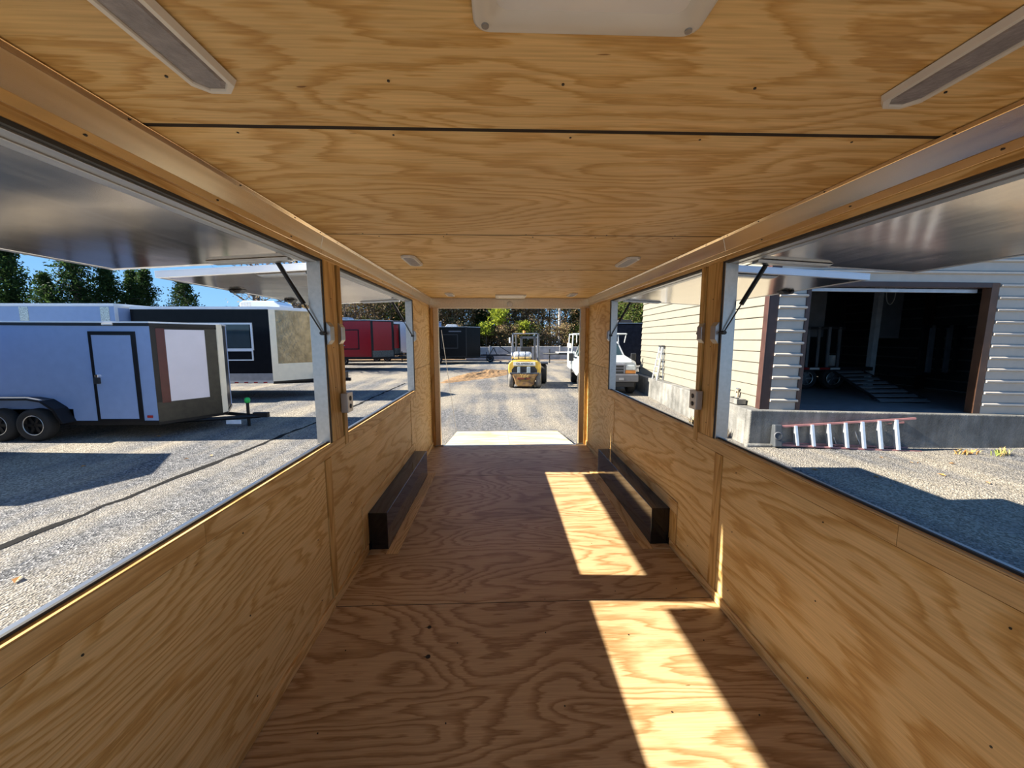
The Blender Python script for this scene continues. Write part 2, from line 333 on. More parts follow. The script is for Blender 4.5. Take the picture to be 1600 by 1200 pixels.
def mirror(s, x): return s*x
for s, side in ((-1, 'left'), (1, 'right')):
    wl = struct('wall_'+side, 'plywood-lined %s side wall of the trailer below and between the hatches' % side)
    X = lambda v: s*v
    box('wall_core', DARKGAP, wl, X(WI+.012), X(WC), Y0, YR, -.08, ZS-.02)
    box('outer_skin', WHITE, wl, X(WC), X(WO), Y0, YR+.08, -.12, ZS-.01)
    box('upper_core', DARKGAP, wl, X(WI+.012), X(WC), Y0, YR, ZT+.025, H+.03)
    box('outer_header', WHITE, wl, X(WC), X(WO), Y0, YR+.08, ZT+.03, H+.06)
    # lower sheets
    box('wall_panel', WY, wl, X(WI), X(WI+.012), Y0, 2.235, .0, .938, .0012)
    box('wall_panel', WY, wl, X(WI), X(WI+.012), 2.320, 4.444, .0, .938, .0012)
    box('wall_panel', WY, wl, X(WI), X(WI+.012), 4.449, 4.748, .0, .938, .0012)
    box('wall_panel', WY, wl, X(WI), X(WI+.012), 4.750, YR, .0, 1.278, .0012)
    box('wall_panel', WY, wl, X(WI), X(WI+.012), 4.750, YR, 1.282, 2.14, .0012)
    box('wall_core', DARKGAP, wl, X(WI+.012), X(WC), 4.76, YR, ZS-.02, ZT+.025)
    box('outer_skin', WHITE, wl, X(WC), X(WO), 4.75, YR+.08, ZS-.01, ZT+.03)
    # boards under the sill
    j = 1.312 if s < 0 else 1.205
    for a, b in ((Y0, j-.001), (j+.001, 2.553), (2.558, 4.748)):
        box('sill_board', WB, wl, X(WI-.0015), X(WI+.012), a, b, .94, ZS-.004, .001)
    box('batten', WZ, wl, X(WI-.006), X(WI+.012), 2.239, 2.317, .055, .938, .002)
    box('batten', WB, wl, X(WI-.004), X(WI+.012), 4.452, 4.475, .40, .935, .001)
    # strip of wood above the hatches
    for a, b in ((Y0, 2.33), (2.334, YR)):
        box('head_strip', WB, wl, X(WI-.002), X(WI+.02), a, b, 2.118, 2.142, .001)
    # post between the hatches
    box('post_core', DARKGAP, wl, X(WI+.014), X(WC), 2.352, 2.592, ZS-.02, ZT+.03)
    box('outer_skin', WHITE, wl, X(WC), X(WO), 2.345, 2.60, ZS-.01, ZT+.03)
    box('post_board', WZ, wl, X(WI), X(WI+.018), 2.366, 2.528, ZS-.004, 2.12, .002)
    box('post_board', WZ, wl, X(WI-.007), X(WI+.018), 2.545, 2.596, .952, 2.12, .002)
    pts = [(X(WI-.0005), y, z) for y in (-.3, .3, .9, 1.5, 2.1, 2.6, 3.2, 3.8, 4.3, 5.0, 5.5) for z in (.15, .52, .88)]
    pts += [(X(WI-.0005), 2.45, z) for z in (1.1, 1.35, 1.6, 1.9)]+[(X(WI-.0005), 5.6, 1.4), (X(WI-.0005), 5.0, 1.9)]
    nails('wall_screws', wl, pts, (-s, 0, 0))
    bb = struct('baseboard_'+side, 'narrow plywood baseboard along the %s wall' % side)
    for a, b in ((Y0, 2.245), (2.248, 2.86), (4.64, YR)):
        box('baseboard_piece', WB, bb, X(WI-.014), X(WI-.0005), a, b, .001, .062, .0015)
    # metal cove trim under the ceiling, in lengths
    tr = struct('trim_%d' % (1 if s < 0 else 2), 'folded bare aluminium trim between ceiling and %s wall' % side)
    prof = [(1.150, H-.0005), (1.150, H-.004), (1.172, H-.006), (1.190, 2.170), (1.184, 2.168), (1.186, 2.141), (1.199, 2.139), (1.199, H-.0005)]
    for a, b in ((Y0, .0), (.003, 2.325), (2.328, 4.66), (4.663, YR-.002)):
        MB().prism([(X(x), z) for x, z in prof], 'y', a, b).build('trim_length', TRIM, tr, .0012, 1)
    nails('trim_screws', tr, [(X(1.160), y, H-.005) for y in (.4, .85, 1.15, 1.6, 2.0, 2.27, 2.5, 2.9, 3.3, 3.8, 4.2, 4.6)]+[(X(1.184), y, 2.155) for y in (.7, 1.05, 1.5, 2.0, 2.9, 3.5, 4.1)], (-s*.5, 0, -.8), .004)
    # hatch openings
    for k, (a, b) in enumerate(WIN):
        wn = struct('window_%d' % (k+1 if s < 0 else k+3), 'open hatch opening, aluminium framed, %s side %s' % (side, 'near' if k == 0 else 'far'))
        box('jamb', ALU, wn, X(WI+.004), X(WO+.012), b, b+.012, ZS, ZT+.01, .001)
        box('jamb_gasket', GASKET, wn, X(WI+.001), X(WI+.02), b+.0125, b+.026 if k == 0 else b+.045, ZS, ZT+.015)
        box('jamb', ALU, wn, X(WI+.004), X(WO+.012), a-.012, a, ZS, ZT+.01, .001)
        box('jamb_gasket', GASKET, wn, X(WI+.003), X(WI+.02), a-.026, a-.0125, ZS, ZT+.015)
        box('head', ALU, wn, X(WI+.02), X(WO+.012), a-.012, b+.012, ZT, ZT+.014, .001)
        box('head_gasket', GASKET, wn, X(WI+.004), X(WI+.022), a-.012, b+.012, ZT+.006, ZT+.018)
        box('sill', ALU, wn, X(WI+.03), X(WO-.012), a-.012, b+.012, ZS-.012, ZS+.004, .001)
        box('sill_gasket', GASKET, wn, X(WI+.022), X(WI+.032), a, b, ZS-.004, ZS+.009)
        box('sill_board_edge', WB, wn, X(WI), X(WI+.022), a, b, ZS-.003, ZS+.001)

# ------------------------------------------------------------------ rear frame and ramp
wr = struct('wall_rear', 'aluminium-framed rear doorway of the trailer')
box('header', TANM, wr, -1.2, 1.2, YR, YR+.075, 2.105, H+.02, .003)
for s in (-1, 1):
    box('jamb', TANM, wr, s*1.072, s*1.148, YR+.004, YR+.08, -.02, 2.105, .003)
    box('jamb_board', WZ, wr, s*1.150, s*1.199, YR-.004, YR+.05, .0, 2.105, .002)
    box('outer_post', WHITE, wr, s*1.15, s*1.275, YR+.05, YR+.10, -.12, H+.07)
    box('hinge_foot', STEEL, wr, s*1.03, s*1.15, YR-.012, YR+.0, .001, .02, .003)
box('threshold', GASKET, wr, -1.07, 1.07, YR, YR+.085, -.10, -.012)
box('threshold_plate', ALU, wr, -1.15, 1.15, YR-.01, YR+.012, -.019, .0015)
MB().lathe([(.0, -.012), (.035, -.010), (.045, -.002), (.047, .002)], (-.0, YR, 2.165), 'y', 20).build('marker_lamp', PLASTIC, wr)
rp = thing('ramp_door', 'lowered rear ramp door of sunlit plywood resting on the gravel', 'ramp', (0, YR+.095, -.045))
ang = math.atan2(-.235, 2.0); rp.rotation_euler = (ang, 0, 0)
box('ramp_core', WHITE, rp, -1.055, 1.055, 0, 2.02, -.045, -.012, .003)
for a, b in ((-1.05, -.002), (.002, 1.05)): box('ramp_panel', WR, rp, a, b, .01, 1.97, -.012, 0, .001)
box('ramp_edge_bar', STEEL, rp, -1.055, 1.055, 1.972, 2.03, -.012, .012, .003)
for s in (-1,):
    MB().tube([(s*1.075, .03, 1.85), (s*1.06, 1.9, .03)], .005, 6).build('lift_cable', STEEL, rp)

# ------------------------------------------------------------------ awning hatches with struts
def hatch(s, a, b, label, near):
    t = thing('awning_hatch', label, 'hatch', (s*1.275, (a+b)/2, 2.12), group='side awning hatches')
    l = b-a; h = l/2
    xo, zo, zi, th = 1.095, -.072, -.010, .042     # outer edge offset, underside heights
    U = lambda x: zi+(zo-zi)*x/xo                   # underside height at x
    X = lambda v: s*v
    n = (X(-.057), 0, -1)
    # sheets
    MB().prism([(X(.02), U(.02)), (X(xo-.01), U(xo-.01)), (X(xo-.01), U(xo-.01)+.004), (X(.02), U(.02)+.004)], 'y', -h+.012, h-.012).build('inner_sheet', SKIN, t)
    MB().prism([(X(.0), U(0)+th-.006), (X(xo), U(xo)+th-.006), (X(xo), U(xo)+th), (X(0), U(0)+th)], 'y', -h, h).build('outer_sheet', WHITE, t)
    # rails
    for y0, y1 in ((-h, -h+.03), (h-.03, h)):
        MB().prism([(X(0), U(0)-.002), (X(xo), U(xo)-.002), (X(xo), U(xo)+th-.006), (X(0), U(0)+th-.006)], 'y', y0, y1).build('end_rail', WHITE, t, .002)
    MB().prism([(X(xo-.03), U(xo-.03)-.002), (X(xo), U(xo)-.002), (X(xo), U(xo)+th-.006), (X(xo-.03), U(xo-.03)+th-.006)], 'y', -h+.03, h-.03).build('outer_rail', ALU, t, .002)
    box('hinge_rail', ALU, t, X(-.012), X(.03), -h, h, U(0)-.014, U(0)+.002, .002)
    # stiffener channels near both ends
    for sy in (-1, 1):
        yy = sy*(h-.085)
        MB().prism([(X(.05), U(.05)-.022), (X(.47), U(.47)-.018), (X(.50), U(.50)-.001), (X(.05), U(.05)-.001)], 'y', yy-.028, yy+.028).build('stiffener_channel', ALU, t, .003)
    # paddle latches on the outer edge
    for yy in ((-h*.55, h*.55) if near else (-h*.35, h*.42)):
        lt = MB().prism([(X(xo-.13), U(xo-.13)-.002), (X(xo-.02), U(xo-.02)-.002), (X(xo-.03), U(xo-.03)-.022), (X(xo-.10), U(xo-.10)-.026)], 'y', yy-.035, yy+.035).build('latch', BLKMATT, t, .004)
        MB().cyl((X(xo-.06), yy-.06, U(xo-.06)-.012), (X(xo-.06), yy+.06, U(xo-.06)-.012), .008, 8).build('latch_bar', BLKMATT, lt)
    # gas struts with ball ends and their wall brackets
    for sy in ((1,) if near else (-1, 1)):
        yy = sy*(h-.018)
        top = Vector((X(.145), sy*(h-.045), -.032)); bot = Vector((X(-.068), yy+sy*.006, -.432)); mid = bot.lerp(top, .42)
        st = MB().cyl(mid, top, .0135, 10).build('gas_strut', BLACK, t)
        MB().cyl(bot, mid, .0045, 8).build('rod', BLKMATT, st)
        for q in (bot, top): MB().cyl(q+Vector((0, -.015, 0)), q+Vector((0, .015, 0)), .012, 8).build('ball_end', BLKMATT, st)
        MB().box(top.x-.012, top.x+.012, top.y-.01, top.y+.01, top.z, U(.145)).build('ball_mount', BLKMATT, st)
        # hat-section bracket on the post, inside face
        bx = X(-.0755); yb = sy*(h+.052)
        MB().prism([(bx, -.50), (bx, -.366), (bx-s*.004, -.366), (bx-s*.024, -.392), (bx-s*.024, -.474), (bx-s*.004, -.50)], 'y', yb-.03, yb+.03).build('strut_bracket', STEEL if sy > 0 else ALU, t, .002)
        MB().cyl((bx-s*.004, yb-.012*sy, -.432), (bot.x, bot.y, -.432), .006, 8).build('ball_stud', BLKMATT, t)
    return t
for s, nm in ((-1, 'left'), (1, 'right')):
    other = 'the white cargo trailer' if s < 0 else 'the garage doorway'
    hatch(s, WIN[0][0], WIN[0][1], 'large raised metal hatch propped open above the opening towards %s' % other, True)
    hatch(s, WIN[1][0], WIN[1][1], 'smaller far raised metal hatch with white end rail, on the %s' % ('red trailers side' if s < 0 else 'pickup truck side'), False)

# ------------------------------------------------------------------ wheel boxes
for s, nm in ((-1, 'left'), (1, 'right')):
    t = thing('wheel_box', 'long glossy black wheel box along the %s wall%s' % (nm, ', in shadow' if s < 0 else ', beside the sunlit floor'), 'wheel box', (s*1.12, 3.725, 0), group='black wheel boxes')
    xi = lambda v: s*v-s*1.12
    box('box_shell', WBLACK, t, xi(1.047), xi(1.199), -.835, .835, .001, .305, .003)
    box('floor_trim', WB, t, xi(.955), xi(1.046), -.90, .90, .0005, .007, .001)
    box('floor_trim', WF, t, xi(1.046), xi(1.185), -.90, -.836, .0005, .007, .001)
    box('wall_trim', WB, t, xi(1.190), xi(1.199), -.95, .80, .306, .40, .001)
    box('wall_trim', WZ, t, xi(1.190), xi(1.199), -.95, -.84, .064, .305, .001)
    box('wall_trim', WZ, t, xi(1.190), xi(1.199), .836, .90, .064, .305, .001)

# ------------------------------------------------------------------ ceiling fixtures
def fixture(x, y, label):
    t = thing('ceiling_lamp', label, 'lamp', (x, y, H), group='slim ceiling lamps')
    a, b, c = .052, .175, .028
    def hexa(k, z): return [(-a*k+.0, -b*k+c, z), (-a*k+c, -b*k, z), (a*k-c, -b*k, z), (a*k, -b*k+c, z), (a*k, b*k-c, z), (a*k-c, b*k, z), (-a*k+c, b*k, z), (-a*k, b*k-c, z)]
    r0, r1 = hexa(1, -.001), [(p[0]*.93, p[1]*.975, -.017) for p in hexa(1, 0)]
    r2 = [(p[0]*.74, p[1]*.92, -.017) for p in hexa(1, 0)]; r3 = [(p[0]*.70, p[1]*.905, -.012) for p in hexa(1, 0)]
    vs = r0+r1+r2+r3; fs = []
    for j in range(3):
        for i in range(8): fs.append((j*8+i, j*8+(i+1) % 8, (j+1)*8+(i+1) % 8, (j+1)*8+i))
    MB().add(vs, fs).build('housing', PLASTIC, t)
    lz = [(p[0]*.71, p[1]*.907, -.0125) for p in hexa(1, 0)]; lz2 = [(p[0]*.55, p[1]*.85, -.016) for p in hexa(1, 0)]
    MB().add(lz+lz2, [(i, (i+1) % 8, (i+1) % 8+8, i+8) for i in range(8)]+[tuple(range(8, 16))]).build('lens', LENS, t)
for y, wh in ((.84, 'nearest, at the top'), (3.04, 'middle, above the wheel boxes'), (5.31, 'farthest, beside the rear header')):
    fixture(-.822, y, 'slim frosted ceiling lamp, %s, left row' % wh); fixture(.835, y+.01, 'slim frosted ceiling lamp, %s, right row' % wh)
def rrect(w, h, r, n=5):
    o = []
    for cx, cy, a0 in ((w-r, h-r, 0), (-w+r, h-r, 90), (-w+r, -h+r, 180), (w-r, -h+r, 270)):
        for i in range(n+1): a = R(a0+90*i/n); o.append((cx+r*math.cos(a), cy+r*math.sin(a)))
    return o
def vent(y, label, hx=.215, hy=.215):
    t = thing('roof_vent', label, 'vent', (.004, y, H), group='roof vents')
    rings = [(hx, hy, .03, -.0005), (hx, hy, .03, -.010), (hx-.006, hy-.006, .028, -.014), (hx-.032, hy-.032, .02, -.014), (hx-.042, hy-.042, .02, -.004), (hx-.048, hy-.048, .02, .0)]
    vs = []; n = 24
    for a, b, r, z in rings: vs += [(x, yy, z) for x, yy in rrect(a, b, r)]
    n = len(vs)//len(rings); fs = [(j*n+i, j*n+(i+1) % n, (j+1)*n+(i+1) % n, (j+1)*n+i) for j in range(len(rings)-1) for i in range(n)]
    MB().add(vs, fs, True).build('flange', PLASTIC, t)
    MB().plate([(x, yy, -.003) for x, yy in rrect(hx-.042, hy-.042, .02)], (0, 0, 1), .003).build('vent_lid', mat('vent_lid_plastic', (.78, .78, .80), .3, var=.05), t)
    mb = MB()
    for sx in (-1, 1):
        for sy in (-1, 1): mb.cyl((sx*(hx-.022), sy*(hy-.022), -.012), (sx*(hx-.022), sy*(hy-.022), -.017), .008, 10)
    for i, (sx, sy) in enumerate(((-1, -1), (-1, 1), (1, -1), (1, 1))):
        MB().cyl((sx*(hx-.022), sy*(hy-.022), -.012), (sx*(hx-.022), sy*(hy-.022), -.017), .007, 10).build('screw', STEEL, t)
vent(.60, 'square white roof vent in the ceiling nearest the camera')
vent(5.56, 'square white roof vent in the ceiling close to the rear header')

# ------------------------------------------------------------------ outlet boxes on the posts
for s, nm in ((-1, 'left'), (1, 'right')):
    t = thing('outlet_box', 'small grey electrical box screwed to the %s wooden post' % nm, 'outlet box', (s*1.193, 2.545, 1.24), group='electrical boxes on the posts')
    box('box_body', GREYBOX, t, 0, -s*.042, -.05, .038, -.064, .064, .004)
    box('cover_plate', mat('cover_plate_steel', (.55, .51, .47), .35, .6), t, -s*.042, -s*.046, -.05, .038, -.064, .064, .002)
    for dz in (-.026, .026): MB().lathe([(0, .004), (.016, .003), (.017, 0)] if False else [(.0001, -s*.0495), (.0155, -s*.0495), (.0165, -s*.046)], (0, -.006, dz), 'x', 14).build('socket', BLKMATT, t)

# ------------------------------------------------------------------ enclosed trailers parked in the yard
RED = mat('red_paint', (.30, .006, .012), .22, var=.06)
DKRED = mat('maroon_panel', (.075, .008, .010), .25, var=.1)
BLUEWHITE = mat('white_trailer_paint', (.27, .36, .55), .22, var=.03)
PINKWHITE = mat('nose_white_panel', (.72, .66, .68), .25, var=.05, scale=2)
CREAM = mat('cream_panel', (.90, .80, .60), .25, var=.04)
ATP = mat('black_tread_plate', (.022, .020, .013), .35, .05, var=.35, scale=9, bump=.25, bscale=40)
BRONZE = mat('bronze_tread_plate', (.23, .20, .14), .22, .75, var=.3, scale=5, bump=.5, bscale=9)
TRBLACK = mat('black_trailer_paint', (.007, .007, .008), .22, var=.2, spec=.12)
REFL = mat('red_reflector', (.35, .02, .02), .3)
GREENLT = mat('green_cap', (.02, .45, .08), .4)
RIM = mat('rim_edge', (.72, .70, .66), .3, .8)

def wheel(name, c, r, wd, parent, rimr=None, side=-1, rimmat=None, outline=True):
    """tyre with tread shoulders along y, rim disc and lip on the -y face"""
    rimr = rimr or r*.62; h = wd/2
    t = MB().lathe([(rimr, -h*.85), (r*.80, -h), (r*.94, -h*.92), (r, -h*.6), (r, h*.6), (r*.94, h*.92), (r*.80, h), (rimr, h*.85), (rimr, -h*.85)], c, 'y', 28).build(name, RUBBER, parent)
    MB().lathe([(rimr, -h*.80), (rimr*.97, -h*.92), (rimr*.92, -h*.80)], c, 'y', 28).build('rim_lip', RIM, t)
    mb = MB().lathe([(.0001, -h*.35), (rimr*.35, -h*.40), (rimr*.93, -h*.15)], c, 'y', 24)
    mb.build('hub', rimmat or BLACK, t)
    for i in range(6):
        a = i*math.pi/3; d = Vector((math.cos(a), 0, math.sin(a))); n = Vector((-d.z, 0, d.x))
        p = Vector(c)+d*rimr*.25+Vector((0, -h*.5, 0)); q = Vector(c)+d*rimr*.93+Vector((0, -h*.6, 0))
        MB().plate([p-n*rimr*.10, p+n*rimr*.10, q+n*rimr*.14, q-n*rimr*.14], (0, 1, 0), .02).build('spoke', rimmat or BLACK, t)
    return t

def trailer(label, X, Y, ln, wd, zb, zt, nose, side, nosekit, top=None, ribs=False, tilt=0, group=None, bottom=None, tongue=True, axles=(), detail=True):
    """nose points to +x; near side wall at local y=0; local z measured from the ground"""
    t = thing('cargo_trailer', label, 'trailer', (X, Y, gz(X, Y)), (0, tilt, 0), group)
    top = top or BLACK
    box('side_wall', side, t, -ln, 0, 0, .03, zb, zt, .004)
    box('side_wall', side, t, -ln, 0, wd-.03, wd, zb, zt, .004)
    box('rear_wall', side, t, -ln, -ln+.03, .03, wd-.03, zb, zt)
    na, nb = .46*wd, .54*wd
    MB().prism([(-ln, -.012), (0, -.012), (nose, na), (nose+.03, wd/2), (nose, nb), (0, wd+.012), (-ln, wd+.012)], 'z', zt, zt+.03).build('roof', WHITE, t)
    MB().prism([(-ln, .0), (0, .0), (nose, na), (nose, nb), (0, wd), (-ln, wd)], 'z', zb-.06, zb).build('floor_frame', BLACK, t)
    box('roof_rail', top, t, -ln, .01, -.016, 0, zt-.055, zt+.002, .003)
    box('bottom_rail', bottom or BLACK, t, -ln, .01, -.014, 0, zb-.05, zb+.03, .003)
    # V nose: near face split into kit pieces (u0,u1,v0,v1,material) in face coordinates 0..1
    d = Vector((nose, na, 0)); n = Vector((na, -nose, 0)).normalized()
    def face(u0, u1, v0, v1, mt, nm, off=0.0, th=.008):
        zz = lambda v: zb+(zt-zb)*v
        p = [d*u0+Vector((0, 0, zz(v0))), d*u1+Vector((0, 0, zz(v0))), d*u1+Vector((0, 0, zz(v1))), d*u0+Vector((0, 0, zz(v1)))]
        p = [q+n*off for q in p]; return MB().plate(p, n, th).build(nm, mt, t)
    MB().prism([(0, .03), (nose-.02, na), (nose-.02, nb), (0, wd-.03)], 'z', zb, zt).build('nose_shell', nosekit[0][4], t)
    for u0, u1, v0, v1, mt, nm, off in nosekit: face(u0, u1, v0, v1, mt, nm, off)
    MB().plate([(nose, na, zb), (nose, nb, zb), (nose, nb, zt), (nose, na, zt)], (1, 0, 0), .01).build('nose_cap', nosekit[-1][4], t)
    MB().plate([(0, -.0, zt-.06), (nose, na, zt-.06), (nose, na, zt), (0, 0, zt)], n, .014).build('nose_top_rail', top, t)
    # tongue
    if tongue:
        tz = zb-.06
        for yy in (.22*wd, .78*wd):
            MB().prism([(yy-.03, tz-.09), (yy+.03, tz-.09), (yy+.03, tz), (yy-.03, tz)], 'x', -.4, -.39)
            MB().tube([(-.3, yy, tz-.04), (nose+.75, wd/2, tz-.04)], .045, 6).build('tongue_beam', BLACK, t)
        MB().box(nose+.62, nose+.95, wd/2-.05, wd/2+.05, tz-.06, tz+.05).build('coupler', BLACK, t, .01)
        jk = MB().cyl((nose+.5, wd/2, tz-.28), (nose+.5, wd/2, tz+.38), .032, 10).build('jack', BLACK, t)
        MB().cyl((nose+.5, wd/2, tz-.30), (nose+.5, wd/2, tz-.28), .07, 10).build('jack_foot', BLACK, jk)
    for ax in axles:
        wheel('wheel', (ax, -.11 if detail else .14, .315), .315, .21, t)
    return t, face

kitA = [(0, .075, .0, 1, BLACK, 'corner_post', .0), (.075, .20, .19, .95, DKRED, 'nose_side_strip', .004), (.0, 1, .0, .20, ATP, 'stone_guard', .004),
        (.20, .80, .20, .94, PINKWHITE, 'nose_panel', .006), (.80, 1.0, .20, .95, ATP, 'nose_edge_strip', .005), (.995, 1.0, .2, .95, CREAM, 'nose_centre_edge', .006)]
def cargo_A(label, X, Y, extra=True, ln=4.7, tilt=.006):
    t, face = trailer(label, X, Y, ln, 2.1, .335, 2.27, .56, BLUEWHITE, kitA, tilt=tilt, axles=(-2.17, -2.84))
    # tandem fender
    pr = [(-3.42, .42), (-3.28, .66), (-3.08, .80), (-2.82, .845), (-2.18, .845), (-1.93, .80), (-1.70, .64), (-1.56, .36), (-1.62, .36), (-1.75, .61), (-1.95, .765), (-2.18, .805), (-2.82, .805), (-3.06, .765), (-3.23, .63), (-3.36, .42)]
    f = MB().prism(pr, 'y', -.24, .0).build('fender', BLACK, t, .006)
    MB().prism([(x, z+.002) for x, z in ((-3.08, .80), (-2.82, .845), (-2.18, .845), (-1.93, .80), (-1.95, .815), (-2.18, .862), (-2.82, .862), (-3.06, .815))], 'y', -.243, -.20).build('fender_trim', RIM, f)
    MB().box(-3.40, -1.6, .0, .1, .30, .60).build('wheel_well', BLACK, t)
    # side door: slab, frame, lock
    dr = box('door', BLUEWHITE, t, -1.09, -.35, -.012, .0, .40, 2.04, .003)
    for nm, a in (('door_frame', (-1.14, -1.09, .35, 2.11)), ('door_frame', (-.35, -.27, .35, 2.11))):
        box(nm, BLACK, dr, a[0], a[1], -.020, -.0, a[2], a[3])
    box('door_frame', BLACK, dr, -1.09, -.35, -.020, 0, 2.04, 2.11); box('door_frame', BLACK, dr, -1.09, -.35, -.020, 0, .345, .40)
    box('door_lock', BLKMATT, dr, -1.09, -1.0, -.06, -.012, 1.10, 1.22, .006); box('lock_plate', CHROME, dr, -1.07, -1.02, -.05, -.012, 1.22, 1.28, .004)
    box('marker_light', REFL, t, -.20, -.10, -.02, 0, .42, .47, .004)
    box('roof_light', PLASTIC, t, -.85, -.65, -.035, -.016, 2.225, 2.265, .006)
    # coupler plate and jack knob
    box('tongue_plate', mat('pale_plate', (.72, .75, .80), .3), t, .70, 1.02, .84, .86, .10, .19, .004)
    MB().lathe([(.0001, .07), (.05, .05), (.06, 0), (.05, -.05), (.0001, -.07)], (1.06, 1.05, .60), 'z', 12).build('jack_cap', GREENLT, t)
    MB().plate([(.56, .966, .75), (.56, 1.134, .75), (.56, 1.134, 2.2), (.56, .966, 2.2)], (1, 0, 0), .016).build('centre_panel', CREAM, t)
    return t
cargo_A('white tandem-axle cargo trailer with black-framed side door, nearest on the left', -6.9, 7.7)
# neighbours parked farther left, known from the shadows they throw across the gravel
cargo_A('white cargo trailer standing out of view left, casting the broad shadow', -9.45, 4.75, ln=4.7, tilt=0)
cargo_A('white cargo trailer standing out of view nearest left, casting the corner shadow', -7.9, .0, ln=4.7, tilt=0)

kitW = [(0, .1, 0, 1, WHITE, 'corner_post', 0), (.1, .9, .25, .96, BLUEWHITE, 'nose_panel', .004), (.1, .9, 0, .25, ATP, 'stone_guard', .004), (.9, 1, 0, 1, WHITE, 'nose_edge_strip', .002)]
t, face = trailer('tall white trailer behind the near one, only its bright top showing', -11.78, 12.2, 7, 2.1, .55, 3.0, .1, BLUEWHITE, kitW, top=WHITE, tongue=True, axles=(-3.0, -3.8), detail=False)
for xx in (-.25, -2.6): box('patched_seam', mat('crinkled_foil', (.55, .53, .48), .3, .8, var=.4, scale=30), t, xx-.16, xx+.10, -.006, 0, 2.3, 2.93)

kitB = [(0, .12, 0, 1, CREAM, 'nose_post', .0), (.12, .90, .24, .965, BRONZE, 'tread_plate_panel', .004), (.12, .90, .0, .24, CREAM, 'nose_lower_panel', .003), (.12, .90, .24, .37, ATP, 'tread_plate_shadowed_band', .006), (.90, 1.0, 0, 1, CREAM, 'nose_post', .002)]
kitB = [k for k in kitB if k[5] != 'tread_plate_shadowed_band']
t, face = trailer('black concession trailer with cream nose and bronze tread-plate panel', -7.40, 12.5, 4.2, 2.4, .60, 2.93, 1.05, TRBLACK, kitB, top=WHITE, bottom=mat('lower_trim_beige', (.62, .57, .50), .35), axles=(-2.5, -3.3), detail=False)
def frame_rect(nm, mt, parent, x0, x1, z0, z1, w, y0, y1):
    for a in ((x0, x1, z0, z0+w), (x0, x1, z1-w, z1), (x0, x0+w, z0+w, z1-w), (x1-w, x1, z0+w, z1-w)): box(nm, mt, parent, a[0], a[1], y0, y1, a[2], a[3])
wn = box('serving_window', GLASS, t, -2.95, -.62, -.010, 0, 1.62, 2.42); frame_rect('window_frame', WHITE, wn, -2.98, -.52, 1.60, 2.46, .055, -.03, 0)
wn = box('counter_hatch', TRBLACK, t, -2.95, -.58, -.012, 0, 1.30, 1.55); frame_rect('window_frame', WHITE, wn, -2.98, -.55, 1.27, 1.60, .035, -.03, 0)
for i in range(9): box('reflector', REFL, t, -2.7+i*.3, -2.58+i*.3, -.022, -.010, .55, .59)
box('skirt_plate', STEEL, t, -4.2, 0, -.008, 0, .63, .86)
ac = MB().prism([(-1.35, 2.96), (-.05, 2.96), (-.05, 3.08), (-.22, 3.20), (-1.22, 3.22), (-1.35, 3.15)], 'y', .75, 1.65).build('roof_air_conditioner', WHITE, t, .03)
for i in range(4): box('louvre', PLASTIC, ac, -1.30+i*.09, -1.24+i*.09, .742, .752, 3.01, 3.15)
box('tongue_box', BLACK, t, 1.12, 1.75, .75, 1.65, .50, .78, .01)

kitR = [(0, .10, 0, 1, BLACK, 'corner_post', .004), (.10, 1.0, .18, .97, RED, 'nose_panel', .002), (.05, 1.0, 0, .18, mat('gravel_guard', (.10, .11, .11), .4, .6, var=.4, scale=14), 'stone_guard', .005), (.93, 1.0, .18, 1, BLACK, 'nose_edge_strip', .005)]
t, face = trailer('red enclosed trailer with framed side hatch, nearest of the red ones', -8.0, 24, 7, 2.4, .82, 3.08, 1.05, RED, kitR)
frame_rect('hatch_frame', BLACK, t, -2.4, -.72, 1.30, 2.52, .06, -.02, 0); box('hatch_lock', CHROME, t, -1.70, -1.60, -.04, 0, 1.52, 1.58)
box('skirt', BLACK, t, -7, 0, -.008, 0, .70, .84)
for ax in (-3.2, -4.1): wheel('wheel', (ax, .12, .36), .36, .22, t)
ac = MB().prism([(-2.6, 3.11), (-1.5, 3.11), (-1.6, 3.30), (-2.5, 3.30)], 'y', .8, 1.6).build('roof_air_conditioner', mat('grey_shroud', (.35, .38, .42), .4), t, .03)
t, face = trailer('second red trailer, half hidden behind the nearest red one', -8.8, 29.2, 7, 2.4, .82, 3.10, .95, RED, kitR, axles=(-3.0, -3.8), detail=False)
kitF = [(0, .08, 0, 1, WHITE, 'corner_post', .0), (.08, 1.0, .2, 1, BLUEWHITE, 'nose_panel', .002), (.08, 1, 0, .2, ATP, 'stone_guard', .004)]
t, face = trailer('distant plain white trailer behind the two red ones', -6.2, 33.5, 9, 2.4, .75, 3.45, .95, WHITE, kitF, axles=(-3.6, -4.5), detail=False)
kitG = [(0, .05, 0, 1, BLKMATT, 'corner_post', .004), (.05, 1.0, .0, 1, TRBLACK, 'nose_panel', .002)]
t, face = trailer('black enclosed trailer seen through the rear doorway by the trees', -2.72, 30, 3.9, 2.4, .58, 2.85, 1.05, TRBLACK, kitG)
frame_rect('hatch_frame', BLKMATT, t, -1.9, -.6, 1.2, 2.3, .06, -.02, 0)
frame_rect('decal_bar', mat('grey_decal', (.18, .20, .24), .4), t, -1.3, -.35, 2.48, 2.56, .03, -.02, 0)
ac = MB().prism([(-1.7, 2.88), (-.7, 2.88), (-.8, 3.08), (-1.5, 3.10)], 'y', .8, 1.6).build('roof_air_conditioner', MATS['grey_shroud'], t, .03)
for ax in (-2.2, -3.0): wheel('wheel', (ax, .12, .36), .36, .22, t)
